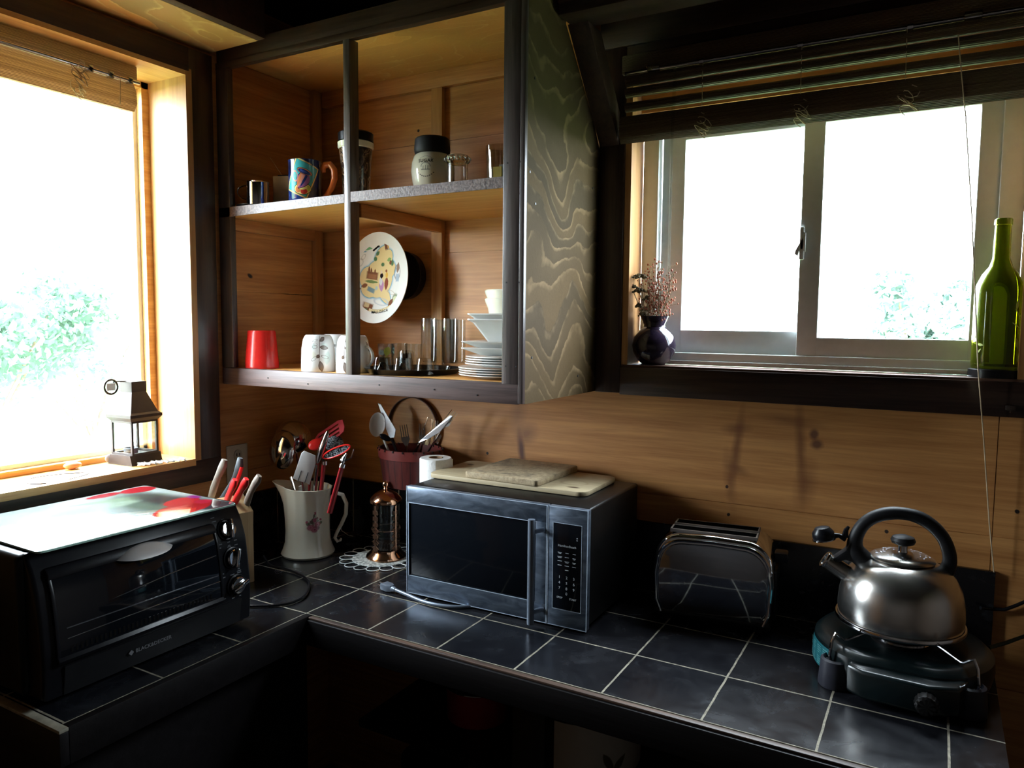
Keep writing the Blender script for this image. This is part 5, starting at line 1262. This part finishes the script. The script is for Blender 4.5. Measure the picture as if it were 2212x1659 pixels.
for (xa, ya), (xb, yb), (xc, yc), (xd, yd) in (((914, 930), (924, 901), (933, 905), (928, 960)), ((928, 960), (936, 906), (941, 908), (936, 960)), ((938, 960), (941, 908), (946, 909), (943, 955))):
    mb.tube([B_(a, b, -.085)-mk.location for a, b in ((xa, ya), (xb, yb), (xc, yc), (xd, yd))], .0013, 6)
mb.build('wire_loops', M['util_steel'], mk)
blade_thing('cutlery_rest', 'steel spoon handle at the right side of the basket', 'spoon', F0+Vector((.05, .0, 0)), [(940, 955, -.10), (952, 938, -.10), (955, 942, -.10), (946, 960, -.10)], M['util_steel'], hl='handle')
rt = thing('round_wooden_tray', 'shallow round wooden tray hung on the pine wall behind the basket', 'tray', (.405, -.002, .392), rot=(R(90), 0, 0))
MB().lathe([(0, .001), (.099, .001), (.099, .004), (0, .004)], 72).build('tray_bottom', M['pine_back'] if False else wood('tray bottom pine', (.40, .19, .06), (.60, .33, .12), 'x', 1.2, .5), rt)
MB().lathe([(.099, .001), (.1025, .001), (.1025, .018), (.0995, .018), (.099, .004)], 72, closed=True).build('tray_rim', M['brown'], rt, label='dark bent wood rim')

# ------------------------------------------------------------------ paper towel roll
pt = thing('paper_towel_roll', 'white embossed paper towel roll standing left behind the microwave', 'paper towel', (.628, -.196, .0005))
MB().lathe([(.021, .0), (.047, .0), (.048, .003), (.048, .337), (.046, .340), (.021, .340)], 56, closed=True).build('paper', M['paper'], pt)
MB().lathe([(.0185, .001), (.0208, .001), (.0208, .341), (.0185, .341)], 36, closed=True).build('cardboard_core', plain('cardboard core', (.30, .20, .12), .8), pt)
mb = MB(); mb.T = Matrix.Rotation(R(-25), 4, 'Z'); mb.tube([(.0, 0, 0), (0, 0, .001)], .001, 4)
vs = []; N = 8
for i in range(N+1):
    a = R(-30+70*i/N); r = .0482+.006*(i/N)**2; vs += [(r*math.cos(a), r*math.sin(a), .002), (r*math.cos(a), r*math.sin(a), .339)]
mb.raw(vs, [(2*i, 2*i+2, 2*i+3, 2*i+1) for i in range(N)]); mb.build('loose_sheet', M['paper'], pt)

# ------------------------------------------------------------------ microwave
n = NT('microwave glass'); n.setb(Base_Color=(.004, .005, .007), Roughness=.10); n.b.inputs['Specular IOR Level'].default_value = .22; M['mw_glass'] = n.m
M['mw_line'] = plain('moulded edge grey', (.36, .42, .50), .4, var=0)
mw = thing('microwave_oven', 'silver fronted black microwave oven in the middle of the counter', 'microwave', (.948, -.222, .0005), R(.8))
# local x -.266...266, y -.18...172
MB().box(-.262, .264, -.165, .172, .012, .302, .006, 3).build('housing', M['charcoal'], mw)
for x in (-.23, .23):
    for y in (-.15, .15): MB().lathe([(0, 0), (.013, 0), (.015, .013), (0, .013)], 16, c=(x, y, 0)).build('foot', M['black_matte'], mw)
n = NT('microwave silver'); q = n.noise(n.mapping((1, 1, 3)), 12, 5, .6, 1.5)
n.setb(Base_Color=n.ramp(q, [(.35, (.085, .11, .15)), (.65, (.17, .21, .27))]), Metallic=.7); n.link(n.math('MULTIPLY_ADD', q, .25, .22), n.b.inputs['Roughness']); M['mw_silver'] = n.m
door = MB().box(-.266, .1585, -.186, -.1655, .006, .056, .003).box(-.266, .1585, -.186, -.1655, .256, .302, .003).box(-.266, -.258, -.186, -.1655, .052, .260, .002).box(.124, .1585, -.186, -.1655, .052, .260, .002).build('door', M['mw_silver'], mw)
MB().box(-.259, .125, -.1835, -.1665, .055, .257, .001).build('door_window', M['mw_glass'], door, label='black glass door window')
ol = ring(MB(), -.266, .1585, .006, .302, -.1868, -.1850, .0014, bev=0); ring(ol, -.2595, .1255, .0545, .2575, -.1868, -.1850, .0014, bev=0); ol.build('edge_line', M['mw_line'], door, label='bright moulded edge line')
MB().tube([(.134, -.222, .012), (.134, -.222, .272)], .0088, 20).build('door_handle', M['silver'], door, label='vertical silver bar handle')
mb = MB()
for z in (.040, .240): mb.tube([(.134, -.222, z), (.142, -.200, z), (.150, -.186, z)], .006, 10)
mb.build('handle_mount', M['silver'], door)
pn = MB().box(.1605, .266, -.186, -.1655, .006, .302, .003).build('control_panel', M['mw_silver'], mw)
MB().box(.176, .250, -.1868, -.184, .050, .262, .001).build('keypad', M['mw_glass'], pn, label='black keypad glass')
ol = ring(MB(), .1605, .2662, .006, .302, -.1868, -.1850, .0014, bev=0); ring(ol, .1745, .2515, .0485, .2635, -.1868, -.1850, .0012, bev=0); ol.build('edge_line', M['mw_line'], pn, label='bright moulded edge line')
M['print'] = plain('pale print', (.55, .58, .62), .5, var=0)
fk = lambda x, z: (lambda u, v: (x+u, -.1872, z+v))
mb = MB(); text_mb(mb, 'HamiltonBeach', .0078, fk(.213, .208), 1.0, .0001)
for r_, row in enumerate((('1', '2', '3'), ('4', '5', '6'), ('7', '8', '9'))):
    for c_, ch in enumerate(row): text_mb(mb, ch, .0095, fk(.194+.019*c_, .130-.0135*r_), 1, .0001)
text_mb(mb, '0', .0095, fk(.213, .0905), 1, .0001); text_mb(mb, 'STOP', .0065, fk(.195, .079), 1, .0001); text_mb(mb, 'START', .0065, fk(.230, .079), 1, .0001)
rnd = random.Random(9)
for r_ in range(5):
    for c_ in range(3):
        w_ = rnd.uniform(.004, .0065); z = .191-.0105*r_
        if r_ == 4 and c_ != 1: continue
        mb.box(.194+.019*c_-w_, .194+.019*c_+w_, -.1872, -.1868, z-.0006, z+.0006)
        if rnd.random() < .4: mb.box(.194+.019*c_-w_*.7, .194+.019*c_+w_*.7, -.1872, -.1868, z-.0030, z-.0020)
for z, x in ((.231, .239), (.226, .239)): mb.box(x-.0015, x+.0015, -.1872, -.1868, z-.001, z+.001)
mb.build('lettering', M['print'], pn, smooth=False)
# plug and cord
pg = thing('power_plug', 'grey three pin plug and its cord lying in front of the microwave', 'plug', at(838, 1268, 'z', .012))
lp = lambda px, py, z: at(px, py, 'z', z)-pg.location
d_ = (lp(860, 1277, .012)-lp(820, 1262, .012)).normalized(); a_ = math.atan2(d_.y, d_.x)
mb = MB(); mb.T = Matrix.Rotation(a_, 4, 'Z')
mb.prism([(-.018, -.013), (.004, -.014), (.020, -.007), (.020, .007), (.004, .014), (-.018, .013)], -.009, .010, 'z', .003); mb.tube([(.018, 0, 0), (.032, 0, 0)], [.009, .006], 12)
mb.build('plug_body', M['silver'], pg)
mb = MB(); mb.T = Matrix.Rotation(a_, 4, 'Z')
for y in (-.006, .006): mb.box(-.034, -.017, y-.003, y+.003, -.0007, .0007)
mb.box(-.034, -.017, -.002, .002, .005, .0075); mb.build('pins', M['chrome'], pg)
MB().tube(smooth([Matrix.Rotation(a_, 4, 'Z') @ Vector((.030, 0, 0)), lp(880, 1285, .008), lp(910, 1298, .0052), lp(945, 1307, .0052), lp(985, 1311, .0052), lp(1030, 1309, .0052)]), .0048, 10).build('cord', M['silver'], pg)

# cutting boards on the microwave
M['board1'] = wood('worn board', (.34, .27, .16), (.52, .42, .26), 'x', 1.3, .6, items=[((.10, .06, .03), 'e', -.205, .055, .012, .008, 0, .5), ((.10, .06, .03), 'e', .19, -.075, .018, .007, 0, .6), ((.2, .14, .07), 'e', .16, .03, .07, .03, 0, .9, .4), ((.2, .14, .07), 'r', .17, -.02, .04, .03, 0, .2, .4)], plane='xy')
b1 = thing('wooden_cutting_board', 'larger pale wooden cutting board lying on the microwave', 'cutting board', (.912, -.176, .3035), R(1))
MB().prism(rrect(-.243, .243, -.118, .118, .028), 0, .0125, 'z', .002).build('board_slab', M['board1'], b1)
n = NT('worn cork board'); q = n.noise(n.mapping(), 90, 4, .7); q2 = n.noise(n.mapping(), 11, 4, .6, 1)
c = n.ramp(q, [(.3, (.22, .16, .09)), (.7, (.46, .36, .22))]); c = n.mix(n.ramp(q2, [(.5, (0, 0, 0)), (.68, (.75, .75, .75))]), c, (.07, .055, .04)); n.setb(Base_Color=c, Roughness=.8); n.bump(q, .6)
b2 = thing('thick_trivet_board', 'smaller thick scorched board stacked on the larger cutting board', 'cutting board', (.910, -.166, .3165), R(-1))
MB().prism(rrect(-.116, .116, -.128, .122, .012), 0, .0165, 'z', .003).build('board_slab', n.m, b2)

# ------------------------------------------------------------------ toaster
to = thing('toaster', 'two slot chrome toaster between the microwave and the kettle', 'toaster', (1.452, -.128, .0005), R(7))
def rtop(w_, h0, h1, r, n_=8):
    pts = [(-w_+.012, h0), (-w_, h0+.03), (-w_-.004, h0+.10)]
    for i in range(n_+1): a = R(180-90*i/n_); pts.append((-w_+r+r*math.cos(a), h1-.012-r+r*math.sin(a)))
    pts.append((0, h1-.009))
    for i in range(n_+1): a = R(90-90*i/n_); pts.append((w_-r+r*math.cos(a), h1-.012-r+r*math.sin(a)))
    pts += [(w_+.004, h0+.10), (w_, h0+.03), (w_-.012, h0)]
    return pts
MB().prism(rtop(.143, .022, .236, .066), -.076, .076, 'y', .010, 3).build('housing', M['chrome'], to)
MB().prism(rtop(.130, .026, .214, .060), -.0790, -.070, 'y', .004, 2).build('front_panel', plain('mirror panel', (.30, .32, .36), .07, .9, var=0), to)
mb = MB()
for i, s_ in enumerate((-1,)):
    P_ = rtop(.135, .022, .221, .063); mb.tube([(x, -.0775, z) for x, z in P_], .004, 8)
mb.build('chrome_trim', M['chrome'], to)
mb = MB()
for y in (-.034, .026):
    mb.T = Matrix.Translation((0, y+.080, 0)) @ Matrix.Rotation(R(-90), 4, 'X')
    ring(mb, -.108, .102, -.102, -.1+.042, -.2315, -.222, .0045, bev=.001)
sl = mb.build('slot_frame', plain('satin slot frame', (.20, .17, .15), .5, .3, var=.05), to)
mb = MB()
for y in (-.034, .026): mb.box(-.105, .099, y-.0165, y+.0172, .226, .2308, .0003)
mb.build('bread_slots', plain('slot darkness', (.002, .002, .002), .9, var=0, spec=0), sl, label='two long dark bread slots')
MB().box(-.140, .140, -.076, .076, .008, .030, .006).build('plinth', M['black'], to)
MB().box(.140, .172, -.030, .012, .168, .192, .005).build('lever', M['black'], to, label='black lever on the right end')
MB().box(.138, .150, -.055, .055, .03, .15, .004).build('end_panel', M['black'], to)
for x in (-.11, .11):
    for y in (-.055, .055): MB().box(x-.01, x+.01, y-.01, y+.01, 0, .010).build('foot', M['black_matte'], to)

# ------------------------------------------------------------------ camping stove
SX, SY = 1.878, -.245
M['stove_green'] = plain('dark green enamel', (.0022, .0055, .006), .30, var=.15, coat=.12)
stv = thing('camping_stove', 'dark green portable gas stove with wire pot supports at the right end', 'stove', (SX, SY, .0005))
def outline(r, n_=64):
    out = []
    for i in range(n_):
        a = 2*PI*i/n_; da = (a-R(-90)+PI) % (2*PI)-PI
        rr = r
        if abs(da) < R(48): rr = min(r*1.02, r*.93/max(.6, math.cos(da))*1.0)
        out.append((rr*math.cos(a), rr*math.sin(a)))
    return out
mb = MB(); lev = [(.150, .016), (.166, .024), (.172, .050), (.170, .074), (.160, .084), (.150, .086), (.100, .076), (.062, .074)]
vs = []; fs = []; nn_ = 64
for r, z in lev: vs += [(x, y, z) for x, y in outline(r)]
for k in range(len(lev)-1):
    for i in range(nn_): j = (i+1) % nn_; fs.append((k*nn_+i, k*nn_+j, (k+1)*nn_+j, (k+1)*nn_+i))
fs.append(tuple(range(nn_))[::-1]); fs.append(tuple((len(lev)-1)*nn_+i for i in range(nn_)))
mb.raw(vs, fs)
mb.prism([(-.085, -.128), (.075, -.128), (.125, -.115), (.105, -.178), (.055, -.196), (-.060, -.190), (-.088, -.168)], .012, .070, 'z', .008, 3)
mb.build('body', M['stove_green'], stv)
def leg(a, dist, hh=.056):
    mb = MB(); mb.lathe([(0, 0), (.031, 0), (.033, .004), (.029, hh), (.024, hh+.003), (.020, hh-.004), (0, hh-.006)], 28, c=(dist*math.cos(a), dist*math.sin(a), 0)); return mb.build('foot', plain('dark grey foot', (.018, .018, .026), .5), stv)
for a, dd in ((R(-133), .168), (R(-43), .168), (R(47), .150), (R(137), .150)): leg(a, dd)
for k, (a, dd) in enumerate(((R(-133), .172), (R(-43), .176), (R(47), .158), (R(137), .158))):
    ca, sa = math.cos(a), math.sin(a)
    prof = [(dd+.004, .040), (dd+.012, .065), (dd+.008, .095), (dd-.001, .110), (dd-.010, .104), (dd-.022, .094), (dd-.030, .093), (.100, .102), (.045, .108)]
    MB().tube([(r*ca, r*sa, z) for r, z in prof], .0030, 8).build('pot_support', M['chrome'], stv, label='bent chrome wire pot support')
bn = MB().lathe([(0, .070), (.058, .070), (.060, .080), (.052, .082), (.050, .078), (.030, .078), (.028, .092), (.024, .096), (0, .096)], 40).build('burner', M['charcoal'], stv)
MB().lathe([(.052, .082), (.055, .080), (.057, .082), (.055, .085)], 40, closed=True).build('burner_ring', M['chrome'], bn)
T = Matrix.Translation((.052, -.192, .040)) @ Matrix.Rotation(R(90), 4, 'X')
mb = MB(); mb.lathe([(0, .004), (.019, .004), (.021, .010), (.019, .026), (.015, .029), (0, .029)], 40, T=T, fn=lambda r, z, t: (r*(1+.04*math.cos(16*t))*math.cos(t), r*(1+.04*math.cos(16*t))*math.sin(t), z)); mb.build('control_knob', M['charcoal'], stv, label='ribbed dark control knob')
M['teal'] = plain('teal sticker', (.008, .085, .10), .4, var=.04)
mb = MB(); vs = []; N = 14
for i in range(N+1):
    a = R(190+33*i/N); r = .1735; vs += [(r*math.cos(a), r*math.sin(a), .018), (r*1.002*math.cos(a), r*1.002*math.sin(a), .047), (.1722*math.cos(a), .1722*math.sin(a), .068)]
mb.raw(vs, [(3*i, 3*i+3, 3*i+4, 3*i+1) for i in range(N)]+[(3*i+1, 3*i+4, 3*i+5, 3*i+2) for i in range(N)]); stk = mb.build('label_sticker', M['teal'], stv, label='teal printed label')
mb = MB(); rnd = random.Random(4)
for c_ in range(4):
    for k in range(9):
        if k == 4: continue
        a0 = R(191.5+c_*8); L_ = R(rnd.uniform(3, 6)); z = .062-.0047*k; r = .1752
        mb.raw([(r*math.cos(a0), r*math.sin(a0), z), (r*math.cos(a0+L_), r*math.sin(a0+L_), z), (r*math.cos(a0+L_), r*math.sin(a0+L_), z+.0011), (r*math.cos(a0), r*math.sin(a0), z+.0011)], [(0, 1, 2, 3)])
mb.build('label_lines', plain('pale teal print', (.12, .32, .32), .4, var=0), stk, smooth=False)
tag(MB().tube([(2.045, -.11, .045), (2.08, -.06, .045), (2.12, -.03, .06), (2.16, -.04, .05), (2.22, -.05, .02)], .0042, 8).build('gas_hose', plain('green hose', (.012, .035, .02), .5)), 'dark green gas hose leading right from the camping stove', 'hose')
p = [at(2146, 1316, 'y', -.008), at(2170, 1317, 'y', -.010), at(2195, 1308, 'y', -.010), at(2225, 1295, 'y', -.010)]
tag(MB().tube([(2.03, -.03, .105)]+p, .004, 8).build('electric_cable', M['black']), 'black cord running along the pine wall right of the backsplash', 'cord')

# ------------------------------------------------------------------ kettle
kt = thing('whistling_kettle', 'round stainless whistling kettle with black handle on the stove', 'kettle', (1.872, -.238, .111), R(12))
KB = [(0, 0), (.118, 0), (.124, .004), (.127, .012), (.128, .030), (.126, .055), (.120, .080), (.108, .101), (.090, .117), (.070, .127), (.060, .130), (0, .130)]
KB = [(r*.955, z*1.07) for r, z in KB]
MB().lathe(KB, 72).build('kettle_body', M['chrome_dull'], kt)
MB().lathe([(.121, .003), (.1255, .003), (.1268, .007), (.1255, .011), (.122, .011)], 72, closed=True).build('base_rim', M['chrome'], kt)
KZ = Matrix.Translation((0, 0, .009))
ld = MB().lathe([(.0, .1305), (.060, .1305), (.064, .132), (.062, .135), (.050, .141), (.025, .146), (0, .147)], 56, T=KZ).build('lid', M['chrome_dull'], kt)
MB().lathe([(0, .1465), (.011, .1465), (.010, .151), (.010, .160), (0, .160)], 24, T=KZ).build('knob_stem', M['chrome'], ld)
MB().lathe([(0, .159), (.010, .160), (.022, .165), (.0245, .171), (.021, .178), (.010, .182), (0, .1825)], 36, T=KZ).build('lid_knob', M['black_matte'], ld)
mb = MB(); rnd = random.Random(2)
for i in range(190):
    a = rnd.uniform(0, 2*PI); q = rnd.uniform(.018, .052); s_ = rnd.uniform(.0007, .0016); z = .1555-(q/.052)**2*.0065
    mb.sphere((q*math.cos(a), q*math.sin(a), z), s_, s_, s_*.6, 6)
mb.build('water_drops', M['chrome'], ld)
# spout towards local -x
MB().tube([(-.095, 0, .088), (-.150, 0, .122)], [.019, .0165], 24).build('spout', M['chrome_dull'], kt)
MB().lathe([(.014, 0), (.0185, 0), (.0195, .003), (.0185, .006), (.014, .006)], 28, closed=True, T=Matrix.Translation((-.148, 0, .1205)) @ Matrix.Rotation(R(-58), 4, 'Y')).build('spout_rim', M['chrome'], kt)
hp = [(x_*(.90 if x_ < 0 else .83), .112+(z_-.105)*.90) for x_, z_ in [(-.080, .122), (-.098, .140), (-.104, .160), (-.100, .185), (-.086, .212), (-.062, .232), (-.030, .243), (.004, .244), (.036, .237), (.066, .220), (.090, .195), (.104, .165), (.108, .140), (.103, .118), (.098, .105)]]
rr = [.021, .020, .0165, .0145, .0138, .0138, .0142, .0134, .0140, .0134, .0132, .0135, .0140, .015, .012]
hq = smooth([(x, r_, z) for (x, z), r_ in zip(hp, rr)], 4)
MB().tube([(q.x, 0, q.z) for q in hq], [q.y for q in hq], 16, flat=.95, up=(0, 1, 0)).build('handle', M['black_matte'], kt)
MB().prism([(-.070, .118), (-.112, .128), (-.136, .118), (-.140, .126), (-.112, .150), (-.098, .180), (-.078, .150)], -.013, .013, 'y', .003).build('handle_bracket', M['black_matte'], kt)
mb = MB().tube([(-.112, 0, .172), (-.126, 0, .178), (-.140, 0, .176)], [.007, .005, .008], 12); mb.tube([(-.114, 0, .176), (-.112, 0, .192), (-.107, 0, .200)], [.007, .005, .003], 8)
mb.lathe([(0, -.013), (.0215, -.013), (.0235, -.006), (.0225, .003), (.015, .013), (0, .017)], 28, T=Matrix.Translation((-.158, 0, .180)) @ Matrix.Rotation(R(-12), 4, 'Y')); wh = mb.build('whistle', M['black'], kt, label='black whistle cap tilted open')
MB().lathe([(.020, -.015), (.0245, -.014), (.0245, -.012), (.020, -.012)], 28, closed=True, T=Matrix.Translation((-.158, 0, .180)) @ Matrix.Rotation(R(-12), 4, 'Y')).build('whistle_rim', M['chrome'], wh)

# ------------------------------------------------------------------ dim things below the counter
pp = thing('enamel_pot', 'pale enamel pot with leaf decoration on the shelf below the counter', 'pot', (1.145, -.245, ZF+.5205))
n = NT('leafy enamel'); u, v = cyl_uv(n, .15, -65)
n.setb(Base_Color=decals(n, (.52, .50, .44), [((.10, .07, .05), 'l', -.10, .07, .04, .018, 70, .2), ((.12, .09, .05), 'l', .06, .06, .03, .010, 120, .3), ((.12, .09, .05), 'l', .09, .05, .03, .010, 50, .3)], (u, v), .002, 60), Roughness=.3)
MB().lathe(hollow([(0, 0), (.135, 0), (.150, .01), (.156, .16), (.160, .163)], .004), 60).build('pot_body', n.m, pp)
MB().lathe([(0, .166), (.158, .1655), (.150, .172), (.06, .190), (0, .193)], 56).build('lid', M['charcoal'], pp)
rp = thing('red_pan', 'dark red saucepan with a shiny lid rim in the shade below the counter', 'pan', (.80, -.225, ZF+.5205))
MB().lathe(hollow([(0, 0), (.085, 0), (.09, .005), (.092, .10)], .003), 44).build('pan_body', M['red_dark'], rp)
ldp = MB().lathe([(0, .105), (.093, .1025), (.096, .104), (.090, .110), (.03, .122), (0, .123)], 44).build('lid', M['charcoal'], rp)
MB().lathe([(.093, .1015), (.0965, .102), (.0965, .105), (.093, .1055)], 44, closed=True).build('lid_rim', M['chrome'], ldp)
sp_ = thing('stock_pot', 'tall dark stock pot at the back of the lower shelf left of the pans', 'pot', (.632, -.20, ZF+.1405))
MB().lathe(hollow([(0, 0), (.10, 0), (.105, .005), (.107, .19)], .003), 44).build('pot_body', M['charcoal'], sp_)
lc = thing('glass_jar', 'dim glass jar standing on the floor level shelf under the counter', 'jar', (.93, -.38, ZF+.1405))
MB().lathe([(0, 0), (.05, 0), (.055, .01), (.055, .13), (.04, .15), (.04, .16), (0, .16)], 36).build('jar_body', M['thin_glass'], lc)
